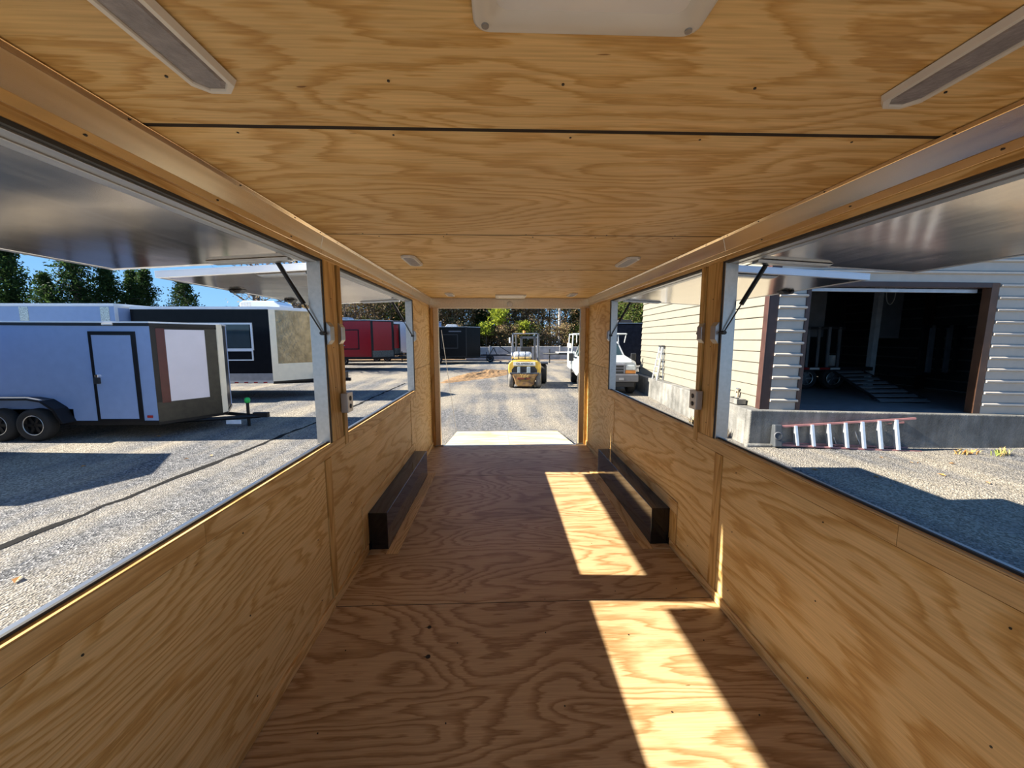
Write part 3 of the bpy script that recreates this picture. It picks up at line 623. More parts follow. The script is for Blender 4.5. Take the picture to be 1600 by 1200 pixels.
t, face = trailer('dark grey-black trailer standing behind the white pickup', 9.6, 20, 4.4, 2.4, .60, 2.72, .9, mat('dark_grey_trailer', (.03, .03, .038), .25, var=.3), kitG, tongue=True, axles=(-2.0, -2.8), detail=False)
ac = MB().prism([(-3.4, 2.75), (-2.5, 2.75), (-2.6, 2.95), (-3.3, 2.95)], 'y', .8, 1.6).build('roof_air_conditioner', BLKMATT, t, .03)

# ------------------------------------------------------------------ forklift, tail towards us
YEL = mat('forklift_yellow', (.72, .44, .06), .4, var=.15, scale=4)
def rusty():
    mt, nt, b = newmat('rusty_counterweight'); tc = node(nt, 'ShaderNodeTexCoord')
    n = node(nt, 'ShaderNodeTexNoise', Scale=7.0, Detail=6.0); L(nt, tc.outputs['Object'], n.inputs['Vector'])
    r = ramp(nt, [(.3, (.10, .055, .03)), (.48, (.23, .13, .055)), (.6, (.36, .20, .05)), (.7, (.13, .10, .07))]); L(nt, n.outputs['Fac'], r.inputs[0]); L(nt, r.outputs[0], b.inputs['Base Color']); b.inputs['Roughness'].default_value = .8
    return mt
RUST = rusty()
GUARD = mat('guard_grey', (.09, .10, .12), .35, .3)
fk = thing('forklift', 'yellow forklift with rusty counterweight and silver gas tank, seen from behind', 'forklift', (.83, 15.0, gz(.83, 15)), (0, 0, R(-8)))
def loft(rings, name, mt, parent, bevel=0, closed=True):
    n = len(rings[0]); mb = MB(); vs = [p for r in rings for p in r]
    fs = [(j*n+i, j*n+(i+1) % n, (j+1)*n+(i+1) % n, (j+1)*n+i) for j in range(len(rings)-1) for i in range(n)]
    fs += [tuple(range(n-1, -1, -1)), tuple(range((len(rings)-1)*n, len(rings)*n))]
    mb.add(vs, fs); return mb.build(name, mt, parent, bevel)
def ring(y, pts): return [(x, y, z) for x, z in pts]
# upper yellow hood shell, rounded shoulders
up_prof = [(-.62, .58), (-.645, .80), (-.62, .98), (-.52, 1.08), (-.2, 1.12), (.2, 1.12), (.52, 1.08), (.62, .98), (.645, .80), (.62, .58)]
loft([ring(0, [(x*.97, z-.01) for x, z in up_prof]), ring(.05, up_prof), ring(.55, up_prof)], 'hood_shell', YEL, fk, .02)
box('name_strip', mat('pale_strip', (.80, .76, .66), .5), fk, -.44, .43, -.008, .01, .90, 1.05, .004)
text('CA AMERICA', .115, BLKMATT, 'lettering', fk, (0, -.010, .975), (R(90), 0, 0))
# radiator opening with bars
gr = MB().prism([(-.50, .62), (-.50, .74), (-.40, .87), (.40, .87), (.50, .74), (.50, .62)], 'y', -.012, .03).build('grille_opening', BLKMATT, fk)
for x0, x1 in ((-.27, -.16), (.10, .24)): box('grille_bar', mat('grille_bar_grey', (.30, .36, .38), .5), gr, x0, x1, -.03, .0, .62, .86, .01)
# lower cast counterweight
lo = [(-.37, .17), (-.43, .38), (-.55, .60), (.55, .60), (.43, .38), (.37, .17), (.28, .08), (-.28, .08)]
loft([ring(-.02, [(x*.9, .08+(z-.08)*.97) for x, z in lo]), ring(.10, lo), ring(.9, lo)], 'counterweight', RUST, fk, .03)
box('tow_slot', mat('slot_rust_red', (.16, .035, .015), .8), fk, -.28, .22, -.035, -.0, .36, .43, .01)
MB().cyl((.04, -.05, .38), (.04, 0, .38), .035, 10).build('tow_pin', BLKMATT, fk)
text('Yale', .20, mat('faded_yellow', (.70, .48, .15), .6), 'emblem', fk, (0, -.034, .505), (R(90), 0, 0))
box('lower_bumper', GUARD, fk, -.58, .60, -.02, .15, .575, .63, .01)
for sx in (-1, 1):
    def fwheel(x, y, r, wd):
        return MB().lathe([(r*.5, -wd/2), (r*.85, -wd/2), (r, -wd*.35), (r, wd*.35), (r*.85, wd/2), (r*.5, wd/2), (r*.5, -wd/2)], (x, y, r), 'x', 24)
    w1 = fwheel(sx*.545, .36, .34, .20).build('rear_tyre', mat('dusty_tyre', (.17, .155, .135), .9, var=.3), fk)
    MB().lathe([(.0001, -.08), (.16, -.10), (.18, 0), (.16, .10), (.0001, .08)], (sx*.545, .36, .34), 'x', 16).build('hub', YEL, w1)
    w2 = fwheel(sx*.66, 1.85, .42, .36).build('front_tyre', RUBBER, fk)
    MB().lathe([(.0001, -.17), (.2, -.18), (.22, 0), (.2, .18), (.0001, .17)], (sx*.66, 1.85, .42), 'x', 16).build('hub', YEL, w2)
    box('front_fender', BLKMATT, fk, sx*.50, sx*.90, 1.42, 2.2, .86, .92, .02)
    # guard legs: rear post, front post, top rail
    MB().tube([(sx*.52, .35, 1.05), (sx*.50, .50, 2.12)], .04, 8).build('guard_post', GUARD, fk)
    MB().tube([(sx*.50, 1.95, .9), (sx*.48, 1.65, 2.13)], .035, 8).build('guard_post', GUARD, fk)
    MB().tube([(sx*.50, .45, 2.14), (sx*.49, 1.68, 2.14)], .04, 8).build('guard_rail', GUARD, fk)
    MB().box(sx*.30-.05, sx*.30+.05, 2.15, 2.30, .15, 2.05).build('mast_rail', GUARD, fk, .01)
    box('fork', GUARD, fk, sx*.30-.06, sx*.30+.06, 2.36, 3.4, .08, .13)
    box('fork_heel', GUARD, fk, sx*.30-.06, sx*.30+.06, 2.33, 2.39, .08, .6)
for k in range(6): box('guard_bar', STEEL, fk, -.5, .5, .46+k*.24, .50+k*.24, 2.14, 2.175, .005)
box('chassis', YEL, fk, -.42, .42, .55, 2.1, .28, .86, .02)
box('chassis_step', GUARD, fk, .5, .62, .9, 1.5, .35, .42)
box('load_backrest', GUARD, fk, -.52, .52, 2.31, 2.35, .35, .95)
box('mast_crosshead', GUARD, fk, -.35, .35, 2.15, 2.3, 1.95, 2.05)
box('seat', BLKMATT, fk, -.25, .25, .95, 1.35, 1.0, 1.14, .04); box('seat_back', BLKMATT, fk, -.24, .24, .88, .98, 1.12, 1.62, .04)
MB().tube([(0, 1.75, .9), (0, 1.58, 1.35)], .025, 8).lathe([(.17, -.012), (.185, 0), (.17, .012), (.155, 0), (.17, -.012)], (0, 1.57, 1.36), 'z', 18).build('steering_wheel', BLKMATT, fk)
tk = MB().lathe([(.0001, -.37), (.08, -.365), (.135, -.32), (.15, -.26), (.15, .26), (.135, .32), (.08, .365), (.0001, .37)], (-.10, .22, 1.29), 'x', 20).build('gas_tank', mat('silver_tank', (.62, .63, .63), .35, .5, var=.2, scale=9), fk)
for dx in (-.14, .12): MB().lathe([(.152, -.02), (.157, -.02), (.157, .02), (.152, .02)], (-.10+dx, .22, 1.29), 'x', 20).build('strap', GUARD, tk)
MB().lathe([(.10, -.44), (.125, -.44), (.125, -.36), (.10, -.36)], (-.10, .22, 1.29), 'x', 16).build('tank_collar', STEEL, tk)
MB().cyl((-.05, .48, 2.17), (-.05, .48, 2.27), .05, 12).build('beacon', mat('amber_lens', (.75, .32, .08), .3), fk)
MB().box(-.66, -.60, .45, .52, 1.78, 2.0).build('work_light', WHITE, fk, .01); MB().tube([(-.6, .5, 1.75), (-.42, .5, 1.80)], .015, 6).build('mirror_arm', STEEL, fk)

# ------------------------------------------------------------------ white pickup with ladder rack, facing us
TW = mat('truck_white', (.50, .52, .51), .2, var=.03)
tk = thing('pickup_truck', 'white work pickup with grey grille and ladder rack beside the building', 'truck', (3.62, 13.0, gz(3.6, 13)), (0, 0, R(-6)))
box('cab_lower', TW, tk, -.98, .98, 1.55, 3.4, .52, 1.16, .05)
loft([[(-.92, 0.12, .72), (.92, .12, .72), (.92, .12, 1.08), (.75, .10, 1.16), (-.75, .10, 1.16), (-.92, .12, 1.08)],
      [(-.98, .45, .66), (.98, .45, .66), (.98, .45, 1.14), (.80, .45, 1.24), (-.80, .45, 1.24), (-.98, .45, 1.14)],
      [(-.98, 1.6, .6), (.98, 1.6, .6), (.98, 1.6, 1.18), (.82, 1.6, 1.33), (-.82, 1.6, 1.33), (-.98, 1.6, 1.18)]], 'hood', TW, tk, .03)
# cab greenhouse
def gh(y, z, hw): return (hw, y, z)
cabv = [(-.88, 1.45, 1.18), (.88, 1.45, 1.18), (.92, 3.3, 1.18), (-.92, 3.3, 1.18), (-.68, 2.1, 1.84), (.68, 2.1, 1.84), (.70, 3.15, 1.86), (-.70, 3.15, 1.86)]
MB().add(cabv, [(0, 3, 2, 1), (4, 5, 6, 7), (0, 1, 5, 4), (1, 2, 6, 5), (2, 3, 7, 6), (3, 0, 4, 7)]).build('cab_roof', TW, tk, .04)
MB().plate([(-.76, 1.507, 1.25), (.76, 1.507, 1.25), (.62, 2.03, 1.77), (-.62, 2.03, 1.77)], (0, -.72, .70), .012).build('windshield', GLASS, tk)
for sx in (-1, 1):
    MB().plate([(sx*.865, 1.72, 1.27), (sx*.885, 3.0, 1.27), (sx*.735, 3.0, 1.76), (sx*.71, 2.22, 1.76)], (sx, 0, .25), .012).build('side_window', GLASS, tk)
    ar = MB().tube([(sx*.93, 1.75, 1.22), (sx*1.16, 1.66, 1.26)], .018, 6).build('mirror_arm', BLKMATT, tk)
    box('mirror', BLKMATT, ar, sx*1.08, sx*1.27, 1.60, 1.70, 1.10, 1.40, .03)
    for yy in (.72, 3.95):
        w1 = MB().lathe([(.22, -.11), (.34, -.125), (.385, -.07), (.385, .07), (.34, .125), (.22, .11), (.22, -.11)], (sx*.86, yy, .385), 'x', 24).build('wheel', RUBBER, tk)
        MB().lathe([(.0001, .06*sx), (.10, .07*sx), (.22, .03*sx)], (sx*.86, yy, .385), 'x', 16).build('hub', WHITE, w1)
    hl = box('headlight', mat('headlight_glass', (.62, .66, .66), .12, .3), tk, sx*.56, sx*.86, .07, .14, .88, 1.04, .02)
    box('turn_signal', mat('amber_signal', (.85, .30, .05), .3), hl, sx*.55, sx*.90, .08, .15, .76, .87, .015)
gl = box('grille', mat('grille_grey', (.23, .23, .25), .35, .3), tk, -.54, .54, .04, .14, .74, 1.10, .025)
for k in range(3):
    for a, b in ((-.48, -.02), (.02, .48)): box('grille_slot', BLKMATT, gl, a, b, .032, .06, .77+k*.10, .84+k*.10, .006)
MB().lathe([(.0001, -.012), (.05, -.01), (.055, 0)], (0, .036, .92), 'y', 16).build('badge', mat('badge_blue', (.05, .09, .25), .2), gl)
box('bumper', mat('grey_bumper', (.15, .15, .16), .4, .3), tk, -.97, .97, -.05, .14, .48, .74, .03)
box('air_dam', BLKMATT, tk, -.85, .85, .02, .12, .30, .48, .02)
for sx in (-.4, .4): box('fog_light', STEEL, tk, sx-.08, sx+.08, -.06, -.04, .54, .62, .01)
box('frame', BLACK, tk, -.7, .7, .2, 5.4, .30, .55)
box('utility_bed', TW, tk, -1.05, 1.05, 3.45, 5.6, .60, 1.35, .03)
for yy in (3.5, 5.5):
    for sx in (-1, 1): MB().tube([(sx*1.0, yy, 1.3), (sx*.95, yy, 2.15)], .03, 6).build('rack_post', TW, tk)
    MB().tube([(-.98, yy, 2.15), (.98, yy, 2.15)], .035, 6).build('rack_crossbar', TW, tk)
for sx in (-1, 1): MB().tube([(sx*.95, 1.9, 2.13), (sx*.95, 5.6, 2.15)], .03, 6).build('rack_rail', TW, tk)
for yy in (1.95, 2.7): MB().tube([(-.95, yy, 2.13), (.95, yy, 2.13)], .03, 6).build('rack_crossbar', TW, tk)
for sx in (-1, 1): MB().tube([(sx*.95, 1.95, 2.13), (sx*.93, 2.15, 1.80)], .02, 6).build('rack_post', TW, tk)
box('rack_side_panel', mat('rack_wood_rail', (.62, .52, .40), .6), tk, -1.06, -1.02, 3.5, 5.5, 1.55, 1.75)

# ------------------------------------------------------------------ steel-sided building
BA = R(-3.7)
bd = thing('building', 'cream and grey steel-sided building with a garage opening on a concrete base', 'building', (4.85, 7.1, 0), (0, R(1.0), BA))
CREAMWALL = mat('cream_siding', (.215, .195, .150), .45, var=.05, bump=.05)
GREYWALL = mat('grey_siding', (.45, .395, .33), .40, var=.05, bump=.05)
BROWN = mat('brown_trim', (.055, .024, .018), .45, var=.2)
def concrete():
    mt, nt, b = newmat('stained_concrete'); tc = node(nt, 'ShaderNodeTexCoord')
    n = node(nt, 'ShaderNodeTexNoise', Scale=1.6, Detail=7.0, Roughness=.65); L(nt, tc.outputs['Object'], n.inputs['Vector'])
    r = ramp(nt, [(.30, (.08, .078, .07)), (.5, (.17, .165, .15)), (.68, (.27, .255, .22))]); L(nt, n.outputs['Fac'], r.inputs[0])
    mp = node(nt, 'ShaderNodeMapping'); mp.inputs['Scale'].default_value = (7, 7, .6); L(nt, tc.outputs['Object'], mp.inputs[0])
    n2 = node(nt, 'ShaderNodeTexNoise', Scale=1.0, Detail=4.0); L(nt, mp.outputs[0], n2.inputs['Vector'])
    r2 = ramp(nt, [(.42, (.55, .52, .45)), (.58, (1.05, 1.05, 1.05))]); L(nt, n2.outputs['Fac'], r2.inputs[0])
    mx = node(nt, 'ShaderNodeMix', data_type='RGBA', blend_type='MULTIPLY'); mx.inputs[0].default_value = .4; L(nt, r.outputs[0], mx.inputs[6]); L(nt, r2.outputs[0], mx.inputs[7])
    L(nt, mx.outputs[2], b.inputs['Base Color']); b.inputs['Roughness'].default_value = .9
    n3 = node(nt, 'ShaderNodeTexNoise', Scale=45, Detail=5.0); L(nt, tc.outputs['Object'], n3.inputs['Vector'])
    bp = node(nt, 'ShaderNodeBump', Strength=.6, Distance=.02); L(nt, n3.outputs['Fac'], bp.inputs['Height']); L(nt, bp.outputs[0], b.inputs['Normal'])
    return mt
CONC = concrete()
FZ = .30
fo = MB().box(-.28, 9.5, -.15, 0, -.75, FZ).box(-.28, 0, 0, 7.75, -.75, FZ)
fo = box('foundation', CONC, bd, -.28, 9.5, -.15, .0, -.75, FZ, .02)
box('foundation', CONC, bd, -.28, .0, .0, 7.75, -.75, FZ, .02)
box('footing_ledge', CONC, bd, -.36, 1.0, -.24, -.15, -.75, -.33, .03)
box('garage_slab', mat('garage_floor_concrete', (.20, .20, .205), .35, var=.25), bd, .0, 9.5, .0, 7.6, .1, FZ-.003)
CH = .2185; NC = 21; ZTOP = FZ+CH*NC
cw = box('side_wall', CREAMWALL, bd, .02, .06, .06, 7.7, FZ, ZTOP)
crs = MB().prism([(.02, .006), (-.030, .008), (-.034, .018), (-.006, CH-.004), (.02, CH-.004)], 'y', .10, 7.7).mesh('siding_course'); crs.materials.append(CREAMWALL)
for k in range(NC):
    o = bpy.data.objects.new('siding_course', crs); COL.objects.link(o); o.parent = cw; o.location = (0, 0, FZ+k*CH)
DX0, DX1, DZ = .68, 3.90, 2.62
fwl = box('front_wall', GREYWALL, bd, .06, 9.5, .03, .07, DZ+.10, ZTOP)
box('front_wall_sheet', GREYWALL, fwl, .10, DX0-.02, .03, .07, FZ, DZ+.10); box('front_wall_sheet', GREYWALL, fwl, DX1+.12, 9.5, .03, .07, FZ, DZ+.10)
rib = [(.03, 0), (-.004, 0), (-.004, CH-.075), (-.046, CH-.056), (-.046, CH-.034), (-.004, CH-.004), (.03, CH-.004)]
def courses(x0, x1, k0, k1):
    me = MB().prism(rib, 'x', x0, x1).mesh('siding_course'); me.materials.append(GREYWALL)
    for k in range(k0, k1):
        o = bpy.data.objects.new('siding_course', me); COL.objects.link(o); o.parent = fwl; o.location = (0, 0, FZ+k*CH)
kd = int((DZ-FZ)/CH)+1
courses(.14, DX0-.03, 0, kd); courses(DX1+.15, 9.5, 0, kd); courses(.14, 9.5, kd, NC)
box('corner_trim', BROWN, bd, -.02, .14, -.016, .03, FZ, ZTOP, .004); box('corner_trim', BROWN, bd, -.045, -.02, -.016, .12, FZ, ZTOP, .004)
box('door_jamb', BROWN, bd, DX0-.05, DX0+.03, -.02, .14, FZ, DZ+.09, .004)
JAMB = mat('brown_jamb_board', (.11, .048, .022), .5, var=.25, scale=3)
box('door_jamb', JAMB, bd, DX1, DX1+.13, -.02, .13, FZ, DZ+.09, .004)
box('door_head', BROWN, bd, DX0+.03, DX1, -.02, .14, DZ, DZ+.09, .004)
box('roller_track', mat('pale_blue_steel', (.45, .50, .58), .35, .4), bd, DX0+.05, DX1-.06, .15, .22, DZ-.075, DZ-.01, .004)
box('roof', mat('grey_roof_sheet', (.35, .35, .36), .4, .4), bd, -.12, 9.8, -.05, 8.0, ZTOP, ZTOP+.08)
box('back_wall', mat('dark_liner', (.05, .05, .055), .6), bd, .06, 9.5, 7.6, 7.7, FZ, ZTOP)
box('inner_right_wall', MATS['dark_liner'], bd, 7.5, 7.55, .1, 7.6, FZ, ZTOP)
# inside the garage: posts, liner sheets, ribs
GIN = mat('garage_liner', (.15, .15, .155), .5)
for k in range(12): box('liner_rib', GIN, bd, 7.46, 7.5, .2, 7.6, FZ+.25+k*.3, FZ+.29+k*.3)
box('inner_partition', GIN, bd, .3, 3.95, 3.9, 3.98, 1.75, ZTOP); box('inner_partition', GIN, bd, 5.5, 6.05, 3.9, 3.98, 1.75, ZTOP)
box('inner_post', mat('pale_post', (.55, .56, .56), .5), bd, 5.32, 5.46, 3.85, 4.0, FZ, ZTOP)
box('inner_post', BROWN, bd, 6.9, 7.05, 4.0, 4.15, FZ, ZTOP)
tr = thing('flatbed_trailer', 'dark flatbed trailer with slatted racks parked inside the dim garage', 'trailer', (8.3, 10.4, FZ-.07), (0, 0, BA))
box('deck', BLKMATT, tr, -2.2, 1.9, 0, 2.0, .52, .62, .01)
for i in range(4): box('reflector', REFL if i % 2 == 0 else PLASTIC, tr, -.1+i*.28, .16+i*.28, -.012, .0, .55, .60)
for xx in (.12, .86): wheel('wheel', (xx, .1, .30), .30, .2, tr, rimmat=STEEL)
for i in range(4):
    for nm, zz in (('rack_slat', 0),): box(nm, STEEL if i % 2 else GIN, tr, .05+i*.28, .12+i*.28, .0, .04, .62, 1.72)
box('rack_rail', BLKMATT, tr, .0, 1.05, .0, .05, 1.66, 1.73)
for i in range(5): box('rack_slat', GIN if i % 2 else BLKMATT, tr, 2.62+i*.22, 2.72+i*.22, -.5, -.44, .50, 1.75)
box('rack_rail', BLKMATT, tr, 2.58, 3.7, -.5, -.42, 1.68, 1.75); box('rack_rail', BLKMATT, tr, 1.9, 3.7, -.5, -.42, .44, .52)
lr = thing('loading_ramp', 'dark slatted loading ramp sloping to the garage floor', 'ramp', (8.3, 8.0, FZ-.06))
A_, B_, C_, D_ = Vector((.45, 1.9, .52)), Vector((1.35, 2.05, .52)), Vector((-.05, .2, .05)), Vector((1.0, .12, .05))
for a, b in ((A_, C_), (B_, D_)): MB().tube([a, b], .035, 6).build('ramp_rail', BLKMATT, lr)
for k in range(8):
    a = A_.lerp(C_, k/7); b = B_.lerp(D_, k/7); o_ = (C_-A_)*.07
    MB().plate([a, b, b+o_, a+o_], (0, -.2, 1), .02).build('ramp_slat', GIN, lr)
pts = [(9.77+.12*math.sin(i/16*2*math.pi), 9.6, 2.79-.30*math.cos(i/16*2*math.pi)) for i in range(17)]
cb = MB().tube(pts, .010, 6).tube([(9.77, 9.6, 3.09), (9.77, 9.6, 3.6)], .010, 6).build('hanging_cord', mat('pale_cord', (.5, .5, .45), .6))
tag(cb, 'pale looped cord hanging inside the dim garage doorway', 'cord')
bk = thing('bucket', 'small pale bucket standing on the flatbed in the garage', 'bucket', (9.55, 10.9, FZ+.55))
MB().lathe([(.0001, 0), (.11, 0), (.14, .28), (.145, .30), (.13, .30), (.105, .02), (.0001, .02)], (0, 0, 0), 'z', 18).build('bucket_body', PLASTIC, bk)
MB().tube([(-.14, 0, .28), (-.08, 0, .36), (.08, 0, .36), (.14, 0, .28)], .006, 6).build('handle', STEEL, bk)

# stepladder lying on its side against the foundation
LP_, LPD = mat('pink_fibreglass', (.30, .135, .125), .5, var=.15), mat('ladder_step_alu', (.66, .68, .70), .3, .6)
ld = thing('step_ladder', 'long pink fibreglass stepladder lying on its side against the foundation', 'ladder', (5.02, 6.86, gz(5.1, 6.8)+.03), (R(-10), R(1.2), R(-7)))
def bar(name, mt, parent, a, b, w=.07, d=.036):
    a = Vector(a); b = Vector(b); dd = (b-a).normalized(); up_ = Vector((0, 0, 1)); sd = dd.cross(Vector((0, 1, 0))).normalized()
    v = [a-sd*d/2, b-sd*d/2, b+sd*d/2, a+sd*d/2]; v = [q-Vector((0, w/2, 0)) for q in v]
    return MB().plate(v, (0, 1, 0), w).build(name, mt, parent, .003)
bar('front_rail', LP_, ld, (.06, 0, .02), (2.50, 0, .0)); bar('front_rail', LP_, ld, (.06, 0, .36), (2.42, 0, .60))
bar('rear_rail', LP_, ld, (.08, .10, .05), (2.40, .14, .05), .04); bar('rear_rail', LP_, ld, (.08, .10, .34), (2.35, .14, .52), .04)
for k in range(7):
    x = .36+k*.29; zt_ = .36+(x-.06)/2.36*.24; zl = .02
    bar('step', LPD, ld, (x, -.02, zl), (x-.03, -.02, zt_), .09, .045)
for k in range(3): bar('spreader', STEEL, ld, (1.15+k*.42, .12, .06), (1.02+k*.42, .12, .45), .02, .012)
box('top_cap', mat('grey_cap_plastic', (.055, .06, .065), .5), ld, -.06, .08, -.08, .14, -.02, .40, .02)
MB().lathe([(.06, -.09), (.075, -.09), (.075, -.08), (.06, -.08)], (.0, 0, .19), 'y', 16).build('cap_ring', GIN, ld)
# folded aluminium ladder standing on the ledge
a_ = Matrix.Rotation(BA, 4, 'Z')
def bl(x, y, z): v = a_ @ Vector((x, y, 0)); return (v.x+4.85, v.y+7.1, z)
sl_ = thing('aluminium_ladder', 'small aluminium stepladder standing folded against the cream wall', 'ladder', bl(-.14, 5.3, FZ+.0), (0, 0, BA))
for dy in (-.17, .17):
    MB().tube([(-.11, dy*1.25, 0), (.07, dy*.75, 1.10)], .022, 6).build('front_rail', LPD, sl_); MB().tube([(.09, dy*1.2, 0), (.09, dy*.7, 1.08)], .018, 6).build('rear_rail', LPD, sl_)
for k in range(4): box('step', LPD, sl_, -.11+.045*k, -.03+.045*k, -.19+.015*k, .19-.015*k, .2+k*.23, .225+k*.23)
box('top_cap', BLKMATT, sl_, .02, .14, -.15, .15, 1.08, 1.12, .01)
# water pipes and meter on the ledge by the corner
pp = thing('standpipe', 'white standpipe with elbow on the ledge near the building corner', 'pipe', bl(-.12, 1.15, FZ+.02))
MB().cyl((0, 0, 0), (0, 0, .34), .045, 12).build('riser', PLASTIC, pp); MB().cyl((0, 0, .10), (0, 0, .18), .06, 12).build('coupling', PLASTIC, pp)
MB().tube([(0, 0, .34), (.02, .0, .40), (.10, 0, .40)], .045, 10).build('elbow', PLASTIC, pp)
gm = thing('tap_post', 'short beige tap post on the ledge beside the white standpipe', 'tap', bl(-.06, .72, FZ+.02))
MB().cyl((0, 0, 0), (0, 0, .26), .025, 10).build('post', mat('beige_pvc', (.45, .36, .25), .5), gm); MB().cyl((-.05, 0, .22), (.04, 0, .22), .018, 8).build('spout', MATS['beige_pvc'], gm); MB().cyl((0, -.04, .28), (0, .04, .28), .02, 8).build('tap_handle', STEEL, gm)
cbk = thing('concrete_block', 'loose grey hollow concrete block on the foundation ledge', 'block', bl(-.15, .60, FZ+.025), (0, 0, BA))
mbk = MB().box(-.09, .09, -.2, -.17, 0, .10).box(-.09, .09, .17, .2, 0, .10).box(-.09, -.06, -.17, .17, 0, .10).box(.06, .09, -.17, .17, 0, .10).box(-.06, .06, -.015, .015, 0, .10)
bmx = bmesh.new(); mt_ = mbk.mesh('t'); bmx.from_mesh(mt_); bmesh.ops.remove_doubles(bmx, verts=bmx.verts, dist=.0005); mm = bpy.data.meshes.new('block_body'); bmx.to_mesh(mm); mm.materials.append(CONC)
ob = bpy.data.objects.new('block_body', mm); COL.objects.link(ob); ob.parent = cbk

# weeds along the foundation
def weed(x, y, h, n, cols, label, seed):
    rnd = random.Random(seed); t = thing('weed_tuft', label, 'weed', (x, y, gz(x, y)))
    for ci, cmat in enumerate(cols):
        mb = MB()
        for i in range(n):
            a = rnd.uniform(0, 6.28); l = h*rnd.uniform(.4, 1); rr = rnd.uniform(0, .22); bx, by = rr*math.cos(a), rr*math.sin(a)*.4
            tip = Vector((bx+rnd.uniform(-.12, .12), by+rnd.uniform(-.08, .08), l)); b0 = Vector((bx, by, -.02)); sdv = Vector((math.cos(a+1.5), math.sin(a+1.5), 0))*.006
            md = b0.lerp(tip, .6)+Vector((0, 0, .03))
            mb.add([b0-sdv, b0+sdv, md+sdv*1.4, tip, md-sdv*1.4], [(0, 1, 2, 3, 4)])
        o = mb.build('blades', cmat, t); o['kind'] = 'stuff'
DRYG, GRN, ORG = mat('dry_straw', (.42, .30, .10), .8), mat('weed_green', (.20, .24, .04), .7), mat('dead_orange_leaf', (.42, .20, .05), .8)
weed(4.35, 7.6, .28, 40, (DRYG, ORG), 'dry orange weed tuft at the sunlit foot of the foundation', 1)
weed(4.5, 8.8, .22, 30, (DRYG, HOLE), 'scraggly dark vine clump low on the sunlit foundation', 2)
weed(8.6, 6.25, .15, 14, (DRYG, GRN), 'yellow-green weeds below the concrete base at the right edge', 3)
weed(8.1, 6.35, .10, 16, (DRYG, ORG), 'reddish dry weeds below the concrete base beyond the ladder', 4)
weed(9.15, 6.1, .2, 16, (GRN, DRYG), 'greenest weed tuft at the far right foot of the concrete base', 5)
# fallen leaves
lm = [ORG, mat('leaf_tan', (.33, .19, .09), .8)]
rnd = random.Random(11)
lp = sorted((rnd.uniform(-7.5, -2.6), rnd.uniform(2.8, 9)) for i in range(9))
rp_ = sorted((rnd.uniform(4.6, 8.6), rnd.uniform(4.9, 6.4)) for i in range(9))
for side_, lst in (('before the parked trailers', lp), ('beside the lying ladder', rp_)):
    for i, (x, y) in enumerate(lst):
        sz = rnd.uniform(.03, .06); a = rnd.uniform(0, 6.28); d = Vector((math.cos(a), math.sin(a), 0))*sz; e = Vector((-d.y, d.x, 0))*.6
        p = Vector((x, y, gz(x, y)+.014))
        o = MB().add([p-d, p-e*.8+Vector((0, 0, .012)), p+d, p+e*.8+Vector((0, 0, .016)), p+Vector((0, 0, -.002))], [(0, 1, 4), (1, 2, 4), (2, 3, 4), (3, 0, 4)]).build('fallen_leaf', lm[i % 2])
        tag(o, '%s dry fallen leaf from the left, on gravel %s' % (ORD[i], side_), 'leaf', 'fallen leaves')

# ------------------------------------------------------------------ low concrete wall, pole, yard bits
cwl = thing('concrete_wall', 'low grey concrete panel wall in front of the trees', 'wall', (0, 36, GZ))
for i in range(7): box('wall_panel', mat('wall_concrete_pale', (.46, .45, .43), .9, var=.25, scale=2), cwl, -3.2+i*2.2, -1.05+i*2.2, 0, .18, -.1, 1.18+.03*(i % 2), .02)
for i in range(8): box('wall_post', MATS['wall_concrete_pale'], cwl, -3.27+i*2.2, -3.15+i*2.2, -.05, .22, -.1, 1.28, .01)
po = thing('utility_pole', 'tall pale wooden utility pole rising in front of the treeline', 'pole', (5.95, 39, GZ))
MB().cyl((0, 0, -.2), (0, 0, 8.5), .14, 12, .10).build('pole_shaft', mat('weathered_wood', (.50, .46, .41), .8, var=.2), po); box('crossarm', MATS['weathered_wood'], po, -1.1, 1.1, -.08, .08, 7.6, 7.75)
ut = thing('utility_trailer', 'low black utility trailer with raised tongue left of the forklift', 'trailer', (-.1, 32.3, GZ))
for yy in (0, 1.5): MB().tube([(-1.6, yy, .55), (.6, yy, .55), (1.5, .75, .5)], .05, 6).build('frame_rail', BLKMATT, ut)
for xx in (-1.5, -.8, 0, .6): MB().tube([(xx, 0, .55), (xx, 1.5, .55)], .04, 6).build('cross_member', BLKMATT, ut)
MB().tube([(-.2, 0, .55), (-.5, 0, 1.2), (-.9, 0, .55)], .035, 6).build('side_brace', BLKMATT, ut); MB().tube([(.0, 0, 1.3), (1.7, 0, .2)], .035, 6).build('ramp_gate', BLKMATT, ut)
wheel('wheel', (-.8, -.1, .32), .32, .2, ut); MB().cyl((1.4, .75, 0), (1.4, .75, .9), .035, 8).build('jack', BLKMATT, ut)
uu = thing('equipment_trailer', 'dark equipment trailer by the wall behind the pickup', 'trailer', (6.0, 30, GZ))
for yy in (0, 1.6): MB().tube([(-2.6, .8, .75), (-1.5, yy, .75), (2.5, yy, .75)], .06, 6).build('frame_rail', BLKMATT, uu)
box('deck', MATS['weathered_wood'], uu, -1.5, 2.5, -.1, 1.7, .80, .86); MB().cyl((-2.1, .8, 0), (-2.1, .8, 1.1), .05, 8).build('jack', BLKMATT, uu)
for xx in (.4, 1.3): wheel('wheel', (xx, -.2, .36), .36, .22, uu)

